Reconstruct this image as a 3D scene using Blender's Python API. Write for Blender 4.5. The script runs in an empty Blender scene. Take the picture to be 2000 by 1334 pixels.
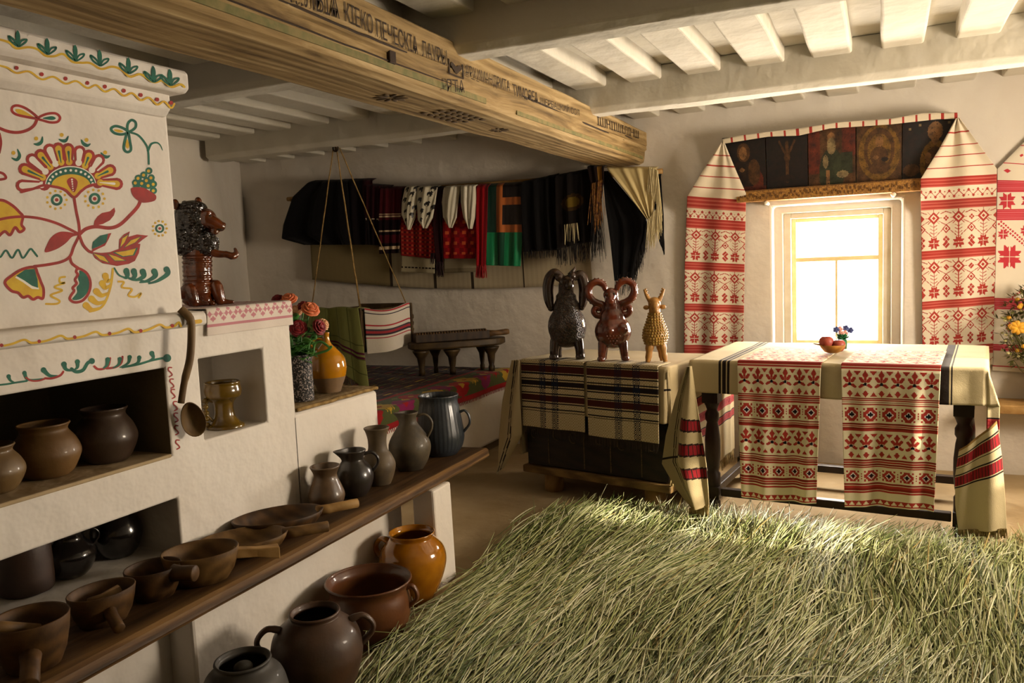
import bpy, bmesh, math, random
import numpy as np
from mathutils import Vector, Matrix
import mathutils.geometry

sc = bpy.context.scene
COL = sc.collection
rnd = random.Random(7)
rng = np.random.default_rng(7)

# ------------------------------------------------------------------ camera
FPX, CAMH = 1572.9, 1.36
_yaw, _pit, _rol = (math.radians(a) for a in (25.004, -5.743, -2.44))
def _cam_rows():
    cy, sy, cp, sp = math.cos(_yaw), math.sin(_yaw), math.cos(_pit), math.sin(_pit)
    fwd = Vector((-sy*cp, cy*cp, sp)); right = Vector((cy, sy, 0)); up = right.cross(fwd)
    cr, sr = math.cos(_rol), math.sin(_rol)
    return cr*right+sr*up, -sr*right+cr*up, fwd
CR, CU, CF = _cam_rows()
CAM = Vector((0, 0, CAMH))
cam = bpy.data.cameras.new('camera'); camo = bpy.data.objects.new('camera', cam); COL.objects.link(camo)
cam.sensor_width = 36; cam.lens = FPX/2000*36; cam.clip_start = .02
camo.matrix_world = Matrix(((CR.x, CU.x, -CF.x, 0), (CR.y, CU.y, -CF.y, 0), (CR.z, CU.z, -CF.z, CAMH), (0, 0, 0, 1)))
sc.camera = camo

# ------------------------------------------------------------------ world, daylight, exposure
def S(h):
    h = h.lstrip('#'); c = [int(h[i:i+2], 16)/255 for i in (0, 2, 4)]
    return tuple(x/12.92 if x <= .04045 else ((x+.055)/1.055)**2.4 for x in c)
w = bpy.data.worlds.new('daylight_sky'); sc.world = w; w.use_nodes = True
wb = w.node_tree.nodes['Background']; wb.inputs[0].default_value = (1.0, .93, .80, 1); wb.inputs[1].default_value = 9.0
def portal(name, loc, rot, sx, sy):
    l = bpy.data.lights.new(name, 'AREA'); l.shape = 'RECTANGLE'; l.size = sx; l.size_y = sy
    l.cycles.is_portal = True
    o = bpy.data.objects.new(name, l); COL.objects.link(o); o.location = loc; o.rotation_euler = rot
def daylight(name, loc, rot, sx, sy, power, col, spread=180):
    l = bpy.data.lights.new(name, 'AREA'); l.shape = 'RECTANGLE'; l.size = sx; l.size_y = sy
    l.energy = power; l.color = col; l.spread = math.radians(spread)
    o = bpy.data.objects.new(name, l); COL.objects.link(o); o.location = loc; o.rotation_euler = rot
    o.visible_glossy = True
XR = 1.75; YB = 5.35; YN = -1.7
# daylight entering through the windows of the room (end wall, and the long wall on the right)
daylight('window_daylight', (-.281, YB+.215, 1.141), (math.radians(-90), 0, 0), .60, .86, 95, (1, .895, .78))
daylight('side_window_daylight', (XR+.30, 3.80, 1.30), (0, math.radians(90), 0), .80, .95, 125, (1, .835, .645))
sun = bpy.data.lights.new('sun', 'SUN'); sun.energy = 8; sun.angle = math.radians(1.5); sun.color = (1, .88, .70)
suno = bpy.data.objects.new('sun', sun); COL.objects.link(suno)
suno.rotation_euler = Vector((-2.75, .20, -1.30)).to_track_quat('-Z', 'Y').to_euler()
sc.view_settings.view_transform = 'Standard'; sc.view_settings.look = 'None'
sc.view_settings.gamma = 1; sc.view_settings.use_curve_mapping = False; sc.view_settings.exposure = 0.22
sc.cycles.max_bounces = 8; sc.cycles.diffuse_bounces = 2; sc.cycles.glossy_bounces = 3
sc.cycles.transmission_bounces = 4; sc.cycles.transparent_max_bounces = 8
sc.cycles.sample_clamp_indirect = 4; sc.cycles.caustics_reflective = False; sc.cycles.caustics_refractive = False

# ------------------------------------------------------------------ pixel rays onto real planes
def ray(u, v): return CR*((u-1000)/FPX) - CU*((v-667)/FPX) + CF
def onz(u, v, z):
    d = ray(u, v); return CAM + d*((z-CAMH)/d.z)
def ony(u, v, y):
    d = ray(u, v); return CAM + d*(y/d.y)
def onx(u, v, x):
    d = ray(u, v); return CAM + d*(x/d.x)
def proj(p):
    q = Vector(p)-CAM; d = q.dot(CF); return 1000+FPX*q.dot(CR)/d, 667-FPX*q.dot(CU)/d, d

# ------------------------------------------------------------------ mesh builder
WL = {}
def wloc(o): return WL.get(o.name, Vector((0, 0, 0)))
def tag(o, label=None, cat=None, group=None, kind=None):
    if label: o['label'] = label
    if cat: o['category'] = cat
    if group: o['group'] = group
    if kind: o['kind'] = kind
    return o
def thing(name, label, cat, loc=(0, 0, 0), group=None):
    o = bpy.data.objects.new(name, None); COL.objects.link(o); o.location = loc; o.empty_display_size = .05
    WL[o.name] = Vector(loc); return tag(o, label, cat, group)

def crom(pts, n=6, closed=False):
    P = [np.array(p, float) for p in pts]; out = []; N = len(P)
    rngi = range(N) if closed else range(N-1)
    for i in rngi:
        if closed: p0, p1, p2, p3 = P[i-1], P[i], P[(i+1) % N], P[(i+2) % N]
        else: p0, p1, p2, p3 = P[max(i-1, 0)], P[i], P[i+1], P[min(i+2, N-1)]
        for k in range(n):
            t = k/n
            out.append(.5*((2*p1)+(-p0+p2)*t+(2*p0-5*p1+4*p2-p3)*t*t+(-p0+3*p1-3*p2+p3)*t**3))
    if not closed: out.append(P[-1])
    return out

class MB:
    def __init__(s): s.v = []; s.f = []; s.m = []; s.sm = []; s.c = []; s.hascol = False
    def add(s, verts, faces, mi=0, smooth=True, col=None):
        o = len(s.v); s.v += [tuple(p) for p in verts]
        for i, f in enumerate(faces):
            s.f.append(tuple(k+o for k in f)); s.m.append(mi); s.sm.append(smooth)
            s.c.append(None if col is None else (col[i] if isinstance(col, list) else col))
        if col is not None: s.hascol = True
        return s
    def box(s, lo, hi, mi=0, mat=None, smooth=False):
        x0, y0, z0 = lo; x1, y1, z1 = hi
        v = [(x0, y0, z0), (x1, y0, z0), (x1, y1, z0), (x0, y1, z0), (x0, y0, z1), (x1, y0, z1), (x1, y1, z1), (x0, y1, z1)]
        if mat is not None: v = [mat @ Vector(p) for p in v]
        return s.add(v, [(0, 3, 2, 1), (4, 5, 6, 7), (0, 1, 5, 4), (1, 2, 6, 5), (2, 3, 7, 6), (3, 0, 4, 7)], mi, smooth)
    def lathe(s, prof, c, seg=40, mi=0, sx=1, sy=1, mat=None, fn=None):
        vs = []; fs = []; n = len(prof)
        for (r, z) in prof:
            for k in range(seg):
                a = 2*math.pi*k/seg; rr = r if fn is None else fn(r, z, a)
                p = Vector((rr*sx*math.cos(a), rr*sy*math.sin(a), z))
                if mat is not None: p = mat @ p
                vs.append(p+Vector(c))
        for i in range(n-1):
            for k in range(seg):
                k2 = (k+1) % seg; fs.append((i*seg+k, i*seg+k2, (i+1)*seg+k2, (i+1)*seg+k))
        if prof[0][0] > 1e-5: fs.append(tuple(range(seg-1, -1, -1)))
        if prof[-1][0] > 1e-5: fs.append(tuple((n-1)*seg+k for k in range(seg)))
        return s.add(vs, fs, mi)
    def tube(s, pts, rad, seg=10, mi=0, cap=True, flat=1.0, up=None, col=None):
        P = [Vector(p) for p in pts]; n = len(P)
        R = rad if hasattr(rad, '__len__') else [rad]*n
        vs = []; fs = []; nrm = None
        for i in range(n):
            t = (P[min(i+1, n-1)]-P[max(i-1, 0)]).normalized()
            if nrm is None:
                ref = Vector(up) if up else (Vector((0, 0, 1)) if abs(t.z) < .9 else Vector((1, 0, 0)))
                nrm = (ref-t*ref.dot(t)).normalized()
            else: nrm = (nrm-t*nrm.dot(t)).normalized()
            b = t.cross(nrm)
            for k in range(seg):
                a = 2*math.pi*k/seg; vs.append(P[i]+(nrm*math.cos(a)*flat+b*math.sin(a))*R[i])
        for i in range(n-1):
            for k in range(seg):
                k2 = (k+1) % seg; fs.append((i*seg+k, i*seg+k2, (i+1)*seg+k2, (i+1)*seg+k))
        if cap: fs.append(tuple(range(seg-1, -1, -1))); fs.append(tuple((n-1)*seg+k for k in range(seg)))
        return s.add(vs, fs, mi, True, col)
    def ell(s, c, r, mi=0, rot=None, seg=20, rings=12):
        vs = [Vector((0, 0, r[2]))]; fs = []
        for i in range(1, rings):
            th = math.pi*i/rings
            for k in range(seg):
                a = 2*math.pi*k/seg
                vs.append(Vector((r[0]*math.sin(th)*math.cos(a), r[1]*math.sin(th)*math.sin(a), r[2]*math.cos(th))))
        vs.append(Vector((0, 0, -r[2])))
        for k in range(seg): fs.append((0, 1+k, 1+(k+1) % seg))
        for i in range(rings-2):
            for k in range(seg):
                a, b = 1+i*seg+k, 1+i*seg+(k+1) % seg; fs.append((a, a+seg, b+seg, b))
        L = len(vs)-1; o = 1+(rings-2)*seg
        for k in range(seg): fs.append((L, o+(k+1) % seg, o+k))
        if rot is not None: vs = [rot @ p for p in vs]
        return s.add([p+Vector(c) for p in vs], fs, mi)
    def grid(s, fn, nu, nv, mi=0, colfn=None, smooth=True, closeu=False):
        vs = []; fs = []; cs = [] if colfn else None
        for j in range(nv+1):
            for i in range(nu+1): vs.append(fn(i/nu, j/nv))
        for j in range(nv):
            for i in range(nu):
                a = j*(nu+1)+i; fs.append((a, a+nu+1, a+nu+2, a+1))
                if colfn: cs.append(colfn((i+.5)/nu, (j+.5)/nv))
        return s.add(vs, fs, mi, smooth, cs)
    def build(s, name, mats, parent=None, origin=None, bevel=0, bseg=2, merge=False, solid=0, subd=0, angle=35):
        me = bpy.data.meshes.new(name)
        base = wloc(parent) if parent is not None else Vector(origin) if origin is not None else Vector((0, 0, 0))
        me.from_pydata([(p[0]-base.x, p[1]-base.y, p[2]-base.z) for p in s.v], [], s.f)
        if not isinstance(mats, (list, tuple)): mats = [mats]
        for m in mats: me.materials.append(m)
        me.polygons.foreach_set('material_index', s.m); me.polygons.foreach_set('use_smooth', s.sm)
        if s.hascol:
            at = me.attributes.new('pattern', 'FLOAT_COLOR', 'FACE')
            arr = np.ones((len(s.f), 4), np.float32)
            for i, c in enumerate(s.c):
                if c is not None: arr[i, :3] = c
            at.data.foreach_set('color', arr.ravel())
        me.validate(clean_customdata=False)
        if merge:
            bm = bmesh.new(); bm.from_mesh(me); bmesh.ops.remove_doubles(bm, verts=bm.verts, dist=1e-4)
            bmesh.ops.recalc_face_normals(bm, faces=bm.faces); bm.to_mesh(me); bm.free()
        o = bpy.data.objects.new(name, me); COL.objects.link(o)
        WL[o.name] = base
        if parent is not None: o.parent = parent
        else: o.location = base
        if bevel:
            b = o.modifiers.new('bevel', 'BEVEL'); b.width = bevel; b.segments = bseg; b.limit_method = 'ANGLE'; b.angle_limit = math.radians(angle)
        if solid:
            b = o.modifiers.new('thickness', 'SOLIDIFY'); b.thickness = solid; b.offset = 0
        if subd:
            b = o.modifiers.new('smooth', 'SUBSURF'); b.levels = subd; b.render_levels = subd
        return o

def freeze(o):
    dg = bpy.context.evaluated_depsgraph_get(); dg.update()
    me = bpy.data.meshes.new_from_object(o.evaluated_get(dg)); o.modifiers.clear(); o.data = me; return o
def blob(mb, name, mats, parent=None, origin=None, voxel=.006, smooth=4, floor=None):
    """one continuous surface grown over overlapping shapes"""
    o = mb.build(name, mats, parent, origin)
    r = o.modifiers.new('skin', 'REMESH'); r.mode = 'VOXEL'; r.voxel_size = voxel; r.use_smooth_shade = True
    k = o.modifiers.new('soft', 'SMOOTH'); k.factor = .5; k.iterations = smooth
    freeze(o)
    if floor is not None:
        zf = floor-wloc(o).z
        for v in o.data.vertices: v.co.z = max(v.co.z, zf)
    return o
def noise(x, y=0, z=0):
    return mathutils.noise.noise(Vector((x, y, z)))
import mathutils.noise

# ------------------------------------------------------------------ materials
def nt(name):
    m = bpy.data.materials.new(name); m.use_nodes = True; t = m.node_tree
    return m, t, t.nodes['Principled BSDF']
def N(t, typ, **kw):
    n = t.nodes.new(typ)
    for k, v in kw.items(): setattr(n, k, v)
    return n
def ramp(t, fac, stops):
    r = N(t, 'ShaderNodeValToRGB'); e = r.color_ramp.elements
    while len(e) < len(stops): e.new(.5)
    for i, (p, c) in enumerate(stops): e[i].position = p; e[i].color = (*c, 1)
    t.links.new(fac, r.inputs[0]); return r.outputs[0]
def coords(t, scale=(1, 1, 1)):
    tc = N(t, 'ShaderNodeTexCoord'); mp = N(t, 'ShaderNodeMapping'); mp.inputs['Scale'].default_value = scale
    t.links.new(tc.outputs['Object'], mp.inputs[0]); return mp.outputs[0]
def noisetex(t, vec, scale, detail=4, rough=.55):
    n = N(t, 'ShaderNodeTexNoise'); n.inputs['Scale'].default_value = scale; n.inputs['Detail'].default_value = detail
    n.inputs['Roughness'].default_value = rough; t.links.new(vec, n.inputs['Vector']); return n.outputs['Fac']
def bump(t, b, h, strength, dist=.01, prev=None):
    n = N(t, 'ShaderNodeBump'); n.inputs['Strength'].default_value = strength; n.inputs['Distance'].default_value = dist
    t.links.new(h, n.inputs['Height'])
    if prev is not None: t.links.new(prev, n.inputs['Normal'])
    t.links.new(n.outputs[0], b.inputs['Normal']); return n.outputs[0]
def plain(name, c, rough=.6, c2=None, nscale=8, coat=0, bmp=0, bscale=40, metal=0, spec=.5, lo=.35, hi=.65, bdist=.01):
    m, t, b = nt(name); v = coords(t)
    b.inputs['Roughness'].default_value = rough; b.inputs['Coat Weight'].default_value = coat
    b.inputs['Coat Roughness'].default_value = .08; b.inputs['Metallic'].default_value = metal
    b.inputs['Specular IOR Level'].default_value = spec
    if c2 is not None: t.links.new(ramp(t, noisetex(t, v, nscale), [(lo, c), (hi, c2)]), b.inputs['Base Color'])
    else: b.inputs['Base Color'].default_value = (*c, 1)
    if bmp: bump(t, b, noisetex(t, v, bscale), bmp, bdist)
    return m
def plaster(name, c, c2, crack=False):
    m, t, b = nt(name); v = coords(t); b.inputs['Roughness'].default_value = .92; b.inputs['Specular IOR Level'].default_value = .15
    t.links.new(ramp(t, noisetex(t, v, 2.2, 6), [(.3, c), (.72, c2)]), b.inputs['Base Color'])
    n1 = bump(t, b, noisetex(t, v, 5.5, 4, .5), .5, .035)
    bump(t, b, noisetex(t, v, 60, 3), .10, .004, n1)
    return m
def wood(name, c1, c2, grain=(30, 3, 30), rough=.65, bmp=.35, c3=None, spec=.3, coat=0, knots=.25):
    """grain = fibre frequency along x, y, z (low along the length)"""
    m, t, b = nt(name); v = coords(t, grain)
    nw = N(t, 'ShaderNodeTexNoise'); nw.inputs['Scale'].default_value = 1.0; nw.inputs['Detail'].default_value = 2
    t.links.new(coords(t, tuple(max(1.2, g*.12) for g in grain)), nw.inputs['Vector'])
    ma = N(t, 'ShaderNodeVectorMath', operation='MULTIPLY_ADD'); ma.inputs[1].default_value = (3.2, 3.2, 3.2)
    t.links.new(nw.outputs['Color'], ma.inputs[0]); t.links.new(v, ma.inputs[2]); v = ma.outputs[0]
    nz = noisetex(t, v, 1.0, 6, .62)
    v2 = coords(t, tuple(g*.16 for g in grain)); wv = N(t, 'ShaderNodeTexWave', wave_type='RINGS', rings_direction='Y' if grain[1] < grain[0] else 'X')
    wv.inputs['Scale'].default_value = 1.6; wv.inputs['Distortion'].default_value = 7; wv.inputs['Detail'].default_value = 2; t.links.new(v2, wv.inputs['Vector'])
    mx = N(t, 'ShaderNodeMix', data_type='FLOAT'); mx.inputs[0].default_value = knots
    t.links.new(nz, mx.inputs[2]); t.links.new(wv.outputs['Fac'], mx.inputs[3])
    st = [(.32, c1), (.68, c2)] if c3 is None else [(.3, c1), (.5, c2), (.72, c3)]
    t.links.new(ramp(t, mx.outputs[0], st), b.inputs['Base Color'])
    b.inputs['Roughness'].default_value = rough; b.inputs['Specular IOR Level'].default_value = spec; b.inputs['Coat Weight'].default_value = coat
    bump(t, b, mx.outputs[0], bmp, .006)
    return m
def woven(name, rough=.9, weave=420, strength=.25, sheen=.25, attr='pattern', spec=.15, trans=0):
    """cloth whose woven pattern is carried cell by cell on the mesh"""
    m, t, b = nt(name); a = N(t, 'ShaderNodeAttribute', attribute_name=attr)
    t.links.new(a.outputs['Color'], b.inputs['Base Color']); b.inputs['Roughness'].default_value = rough
    b.inputs['Specular IOR Level'].default_value = spec; b.inputs['Sheen Weight'].default_value = sheen*.3
    v = coords(t)
    n1 = bump(t, b, noisetex(t, v, 7, 3), .25, .02)
    if strength: bump(t, b, noisetex(t, v, weave, 2), strength, .002, n1)
    if trans:
        tr = N(t, 'ShaderNodeBsdfTranslucent'); t.links.new(a.outputs['Color'], tr.inputs[0])
        mx = N(t, 'ShaderNodeMixShader'); mx.inputs[0].default_value = trans
        out = t.nodes['Material Output']; t.links.new(b.outputs[0], mx.inputs[1]); t.links.new(tr.outputs[0], mx.inputs[2])
        t.links.new(mx.outputs[0], out.inputs[0])
    return m
def cloth(name, c, c2=None, rough=.9, weave=300, strength=.3, nscale=30):
    m, t, b = nt(name); v = coords(t); b.inputs['Roughness'].default_value = rough; b.inputs['Specular IOR Level'].default_value = .15
    if c2: t.links.new(ramp(t, noisetex(t, v, nscale), [(.35, c), (.65, c2)]), b.inputs['Base Color'])
    else: b.inputs['Base Color'].default_value = (*c, 1)
    n1 = bump(t, b, noisetex(t, v, 9, 3), .3, .02)
    bump(t, b, noisetex(t, v, weave, 2), strength, .002, n1)
    return m

M = {}
M['plaster'] = plaster('white_limewash', S('#e8dfd1'), S('#dfd3c2'))
M['stove'] = plaster('stove_limewash', S('#ece4d8'), S('#e4d9ca'))
M['ceil'] = plaster('ceiling_limewash', S('#e2dbcb'), S('#d7ceba'))
M['clay'] = plaster('clay_floor', S('#bda783'), S('#a48c66'))
M['red'] = plain('red_paint', S('#a8261c'), .7, S('#8e1f18'), 30)
M['green'] = plain('green_paint', S('#10694f'), .7, S('#0b5242'), 30)
M['yellow'] = plain('yellow_paint', S('#dcb523'), .7, S('#cf9f1d'), 30)
M['whitep'] = plain('white_paint', S('#f0e8da'), .8)
M['beam'] = wood('old_pine_beam', S('#66502f'), S('#9a7f52'), (30, 1.6, 32), .85, .9, S('#c0a678'), knots=.15)
M['carve'] = plain('carved_dark', S('#3d2a14'), .9, S('#2a1c0c'), 60)
M['greenstripe'] = plain('faded_green_stripe', S('#6d6a3a'), .8, S('#8a7a48'), 25)
M['bench'] = wood('worn_bench_plank', S('#35240f'), S('#5a4026'), (34, 2, 34), .5, .35, S('#836238'))
M['wood_d'] = wood('dark_carved_wood', S('#241810'), S('#3f2d1a'), (30, 30, 8), .55, .3)
M['wood_m'] = wood('brown_carved_wood', S('#4a341c'), S('#6f5230'), (8, 30, 30), .6, .3)
M['wood_l'] = wood('pale_handle_wood', S('#8a6736'), S('#ab8650'), (20, 20, 20), .6, .25)
M['wood_table'] = wood('dark_table_wood', S('#1c110a'), S('#2e1c10'), (30, 30, 5), .4, .2, spec=.4)
# ------------------------------------------------------------------ the room shell
def holed(mb, O, U, V, Nn, u0, u1, v0, v1, holes, mi=0, step=None):
    """a flat face with openings; each hole = (ua, ub, va, vb, depth, closed, mi_inside)"""
    O, U, V, Nn = Vector(O), Vector(U), Vector(V), Vector(Nn)
    us = sorted(set([u0, u1]+[h[0] for h in holes]+[h[1] for h in holes])); vs = sorted(set([v0, v1]+[h[2] for h in holes]+[h[3] for h in holes]))
    P = lambda u, v, d=0: O+U*u+V*v-Nn*d
    def quad(a, b, c, d, k): mb.add([a, b, c, d], [(0, 1, 2, 3)], k, False)
    for i in range(len(us)-1):
        for j in range(len(vs)-1):
            cu, cv = (us[i]+us[i+1])/2, (vs[j]+vs[j+1])/2
            hh = [h for h in holes if h[0] < cu < h[1] and h[2] < cv < h[3]]
            a, b, c, d = us[i], us[i+1], vs[j], vs[j+1]
            if not hh: quad(P(a, c), P(b, c), P(b, d), P(a, d), mi); continue
            h = hh[0]; D = h[4]; k = h[6]
            if h[5]: quad(P(a, c, D), P(b, c, D), P(b, d, D), P(a, d, D), k)
            if abs(a-h[0]) < 1e-6: quad(P(a, c, D), P(a, d, D), P(a, d), P(a, c), k)
            if abs(b-h[1]) < 1e-6: quad(P(b, c), P(b, d), P(b, d, D), P(b, c, D), k)
            if abs(c-h[2]) < 1e-6: quad(P(a, c), P(b, c), P(b, c, D), P(a, c, D), k)
            if abs(d-h[3]) < 1e-6: quad(P(a, d, D), P(b, d, D), P(b, d), P(a, d), k)

mb = MB(); mb.grid(lambda a, b: Vector((-5.6+a*7.8, YN-.3+b*7.4, .004*noise(a*20, b*20))), 60, 60)
tag(mb.build('floor', M['clay']), 'smooth ochre clay floor of the room', 'floor', kind='structure')

XL = -4.25
wall = MB()
WX0, WX1, WZ0, WZ1 = -.645, .085, .66, 1.625
holed(wall, (0, YB, 0), (1, 0, 0), (0, 0, 1), (0, -1, 0), -5.3, XR+.3, -.05, 2.5, [(WX0, WX1, WZ0, WZ1, .06, False, 0)])
o = wall.build('wall_back', M['plaster'], merge=True, bevel=.02, bseg=3)
tag(o, 'uneven whitewashed end wall with the window', 'wall', kind='structure')
FX0, FX1, FZ0, FZ1 = -.592, .03, .70, 1.582
back = MB(); holed(back, (0, YB+.06, 0), (1, 0, 0), (0, 0, 1), (0, -1, 0), -.75, .2, .55, 1.75, [(FX0, FX1, FZ0, FZ1, .30, False, 0)])
tag(back.build('trim_1', M['plaster'], merge=True, bevel=.008), 'whitewashed window reveal set into the end wall', 'trim', kind='structure')

# left wall runs slantwise behind the stove to the far corner
mb = MB()
def lw(a, b):
    s = a*7.6
    x, y = (-4.25, YN+s) if YN+s < 4.2 else (-4.25-(YN+s-4.2)*.62, YN+s)
    return Vector((x+.012*noise(s*3, b*6), y, -.05+b*2.5))
mb.grid(lw, 60, 12)
tag(mb.build('wall_left', M['plaster']), 'whitewashed side wall behind the stove', 'wall', kind='structure')
mb = MB(); SY0, SY1, SZ0, SZ1 = 3.35, 4.25, .92, 1.68
holed(mb, (XR, 0, 0), (0, 1, 0), (0, 0, 1), (-1, 0, 0), YN, YB+.3, -.05, 2.5, [(SY0, SY1, SZ0, SZ1, .28, False, 0)])
tag(mb.build('wall_right', M['plaster'], merge=True), 'whitewashed long wall with a side window', 'wall', kind='structure')
mb = MB(); mb.box((-5.4, YN-.1, -.05), (XR+.1, YN, 2.5))
tag(mb.build('wall_front', M['clay']), 'unseen wall behind the viewer, given a darker clay coat to lessen bounced light', 'wall', kind='structure')  # clay coat chosen darker than the limewash to lessen bounced light

# windows
M['frame_w'] = plain('white_window_paint', S('#efe6d2'), .5, S('#e4d8bd'), 12)
M['sash'] = plain('cream_sash_paint', S('#ead9a8'), .5, S('#dfca8e'), 12)
m, t, b = nt('window_glass')
tr = N(t, 'ShaderNodeBsdfTransparent'); gl = N(t, 'ShaderNodeBsdfGlossy'); gl.inputs['Roughness'].default_value = .03
mx = N(t, 'ShaderNodeMixShader'); mx.inputs[0].default_value = .06
t.links.new(tr.outputs[0], mx.inputs[1]); t.links.new(gl.outputs[0], mx.inputs[2]); t.links.new(mx.outputs[0], t.nodes['Material Output'].inputs[0])
M['glass'] = m
def bars(rects, y0, y1, mat3=None):
    q = MB()
    for (a, b_, c, d) in rects: q.box((a, y0, c), (b_, y1, d), 0, mat3)
    return q
win = thing('window_1', 'white framed window with cream sash and bright panes above the long table', 'window', ((FX0+FX1)/2, YB+.1, FZ0)); win['kind'] = 'structure'
a0, a1, b0, b1 = FX0, FX1, FZ0, FZ1
q = bars([(a0, a0+.045, b0, b1), (a1-.045, a1, b0, b1), (a0+.045, a1-.045, b1-.035, b1), (a0+.045, a1-.045, b0, b0+.04)], YB+.085, YB+.20)
q.build('window_frame', M['frame_w'], win, bevel=.004)
i0, i1, j0, j1 = a0+.045, a1-.045, b0+.04, b1-.035
ZT = 1.285
q = bars([(i0, i0+.028, j0, j1), (i1-.028, i1, j0, j1), (i0+.028, i1-.028, j1-.024, j1), (i0+.028, i1-.028, j0, j0+.03), (i0+.028, i1-.028, ZT-.014, ZT+.014), ((i0+i1)/2-.008, (i0+i1)/2+.008, j0+.03, ZT-.014)], YB+.125, YB+.165)
q.build('sash', M['sash'], win, bevel=.003)
for (a, b_, c, d) in ((i0+.02, i1-.02, ZT, j1-.01), (i0+.02, (i0+i1)/2, j0+.01, ZT), ((i0+i1)/2, i1-.02, j0+.01, ZT)):
    MB().box((a, YB+.143, c), (b_, YB+.147, d)).build('window_pane', M['glass'], win)
for wn, w0, w1, lab in (('window_2', SY0, SY1, 'white framed side window in the long right wall'),):
    win2 = thing(wn, lab, 'window', (XR+.15, (w0+w1)/2, SZ0)); win2['kind'] = 'structure'
    q = MB()
    for (a, b_, c, d) in ((w0, w0+.05, SZ0, SZ1), (w1-.05, w1, SZ0, SZ1), (w0+.05, w1-.05, SZ1-.05, SZ1), (w0+.05, w1-.05, SZ0, SZ0+.05), (w0+.05, w1-.05, 1.40, 1.43), ((w0+w1)/2-.015, (w0+w1)/2+.015, SZ0+.05, 1.40)):
        q.box((XR+.12, a, c), (XR+.17, b_, d))
    q.build('window_frame', M['frame_w'], win2, bevel=.004)
    MB().box((XR+.143, w0+.04, SZ0+.04), (XR+.147, w1-.04, SZ1-.04)).build('window_pane', M['glass'], win2)

# ceiling: lapped boards over cross beams
mb = MB()
mb.box((-5.5, YN-.2, 2.335), (XR+.3, YB+.3, 2.40))
xs = [-.84+.302*k for k in range(-16, 9)]
for k, x in enumerate(xs):
    wd = .088+.006*noise(k*3.1)
    if x < -1.7: wd = .085
    n_ = 24; y0, y1 = YN-.1, YB+.1
    L = [Vector((x-wd+.006*noise(k*7, i*.7), y0+(y1-y0)*i/n_, 0)) for i in range(n_+1)]
    R = [Vector((x+wd+.006*noise(k*7+50, i*.7), y0+(y1-y0)*i/n_, 0)) for i in range(n_+1)]
    vs = []; fs = []
    for i in range(n_+1):
        dz = .003*noise(i*.9, k*5)
        for p, z in ((L[i], 2.34), (L[i], 2.262+dz), (R[i], 2.262+dz), (R[i], 2.34)): vs.append((p.x, p.y, z))
    for i in range(n_):
        for j in range(3): fs.append((i*4+j, i*4+j+1, i*4+j+5, i*4+j+4))
    mb.add(vs, fs, 0, False)
o = mb.build('ceiling', M['ceil']); b = o.modifiers.new('bevel', 'BEVEL'); b.width = .012; b.segments = 3; b.limit_method = 'ANGLE'
tag(o, 'whitewashed ceiling of lapped boards', 'ceiling', kind='structure')

def beam_mesh(prof, along, s0, s1, n=50, amp=.006, seed=0):
    """sweep a closed profile along Y or X with hewn unevenness"""
    q = MB(); vs = []; fs = []; m_ = len(prof)
    for i in range(n+1):
        s = s0+(s1-s0)*i/n
        for j, (a, z) in enumerate(prof):
            da = amp*noise(s*2.2, j*3.7, seed)+amp*.4*noise(s*9, j*3.7, seed); dz = amp*noise(s*2.2, j*5.1, seed+9)
            vs.append((a+da, s, z+dz) if along == 'Y' else (s, a+da, z+dz))
    for i in range(n):
        for j in range(m_): fs.append((i*m_+j, i*m_+(j+1) % m_, (i+1)*m_+(j+1) % m_, (i+1)*m_+j))
    fs.append(tuple(range(m_))); fs.append(tuple(n*m_+j for j in range(m_-1, -1, -1)))
    return q.add(vs, fs, 0, False)
for (yc, x0, x1, lab) in ((2.775, -4.22, XR+.1, 'whitewashed cross beam nearer the viewer, dark on its front face'), (4.30, -4.22, XR+.1, 'whitewashed cross beam nearer the window, holding the cradle ropes')):
    y0, y1 = yc-.075, yc+.08
    q = beam_mesh([(y0, 2.155), (y0+.035, 2.128), (y1-.01, 2.128), (y1, 2.14), (y1, 2.334), (y0, 2.334)], 'X', x0, x1, 90, .006, yc)
    o = q.build('cross_beam', M['ceil'], origin=(x0, yc, 2.13), merge=True, bevel=.012, bseg=2)
    tag(o, lab, 'beam', 'cross beams of the ceiling')

bx = thing('main_beam', 'massive carved pine main beam with an inscription along its side', 'beam', (-1.6, 1.8, 1.96))
q = beam_mesh([(-1.765, 1.985), (-1.745, 1.96), (-1.50, 1.96), (-1.47, 1.975), (-1.462, 2.00), (-1.460, 2.045), (-1.448, 2.052), (-1.448, 2.070), (-1.454, 2.074), (-1.446, 2.08), (-1.446, 2.165), (-1.452, 2.172), (-1.60, 2.175), (-1.765, 2.172)], 'Y', YN, YB+.02, 150, .006, 3)
q.build('hewn_log', M['beam'], bx, merge=True)
# crack lines, green stripe and mortise on the log
q = MB()
def beamline(yz, r0, x=-1.449, mi=0, flat=.35):
    pts = crom([(x, y, z) for (y, z) in yz], 8); n_ = len(pts)
    q.tube([(p[0]+.001*noise(i), p[1], p[2]+.004*noise(i*.9, 3)) for i, p in enumerate(pts)], [max(.0006, r0*(1-abs(2*i/(n_-1)-1)**3)) for i in range(n_)], 6, mi, flat=flat, up=(1, 0, 0))
beamline([(.6, 2.10), (1.1, 2.085), (1.7, 2.07), (2.1, 2.063), (2.55, 2.066), (2.9, 2.060), (3.0, 2.056)], .005)
beamline([(3.1, 2.082), (3.5, 2.074), (4.0, 2.066), (4.6, 2.064), (5.3, 2.06)], .0055)
beamline([(4.5, 2.098), (4.9, 2.09), (5.3, 2.085)], .004)
beamline([(1.0, 2.02), (1.6, 2.022), (2.3, 2.018), (2.8, 2.02)], .003, -1.459)
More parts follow.
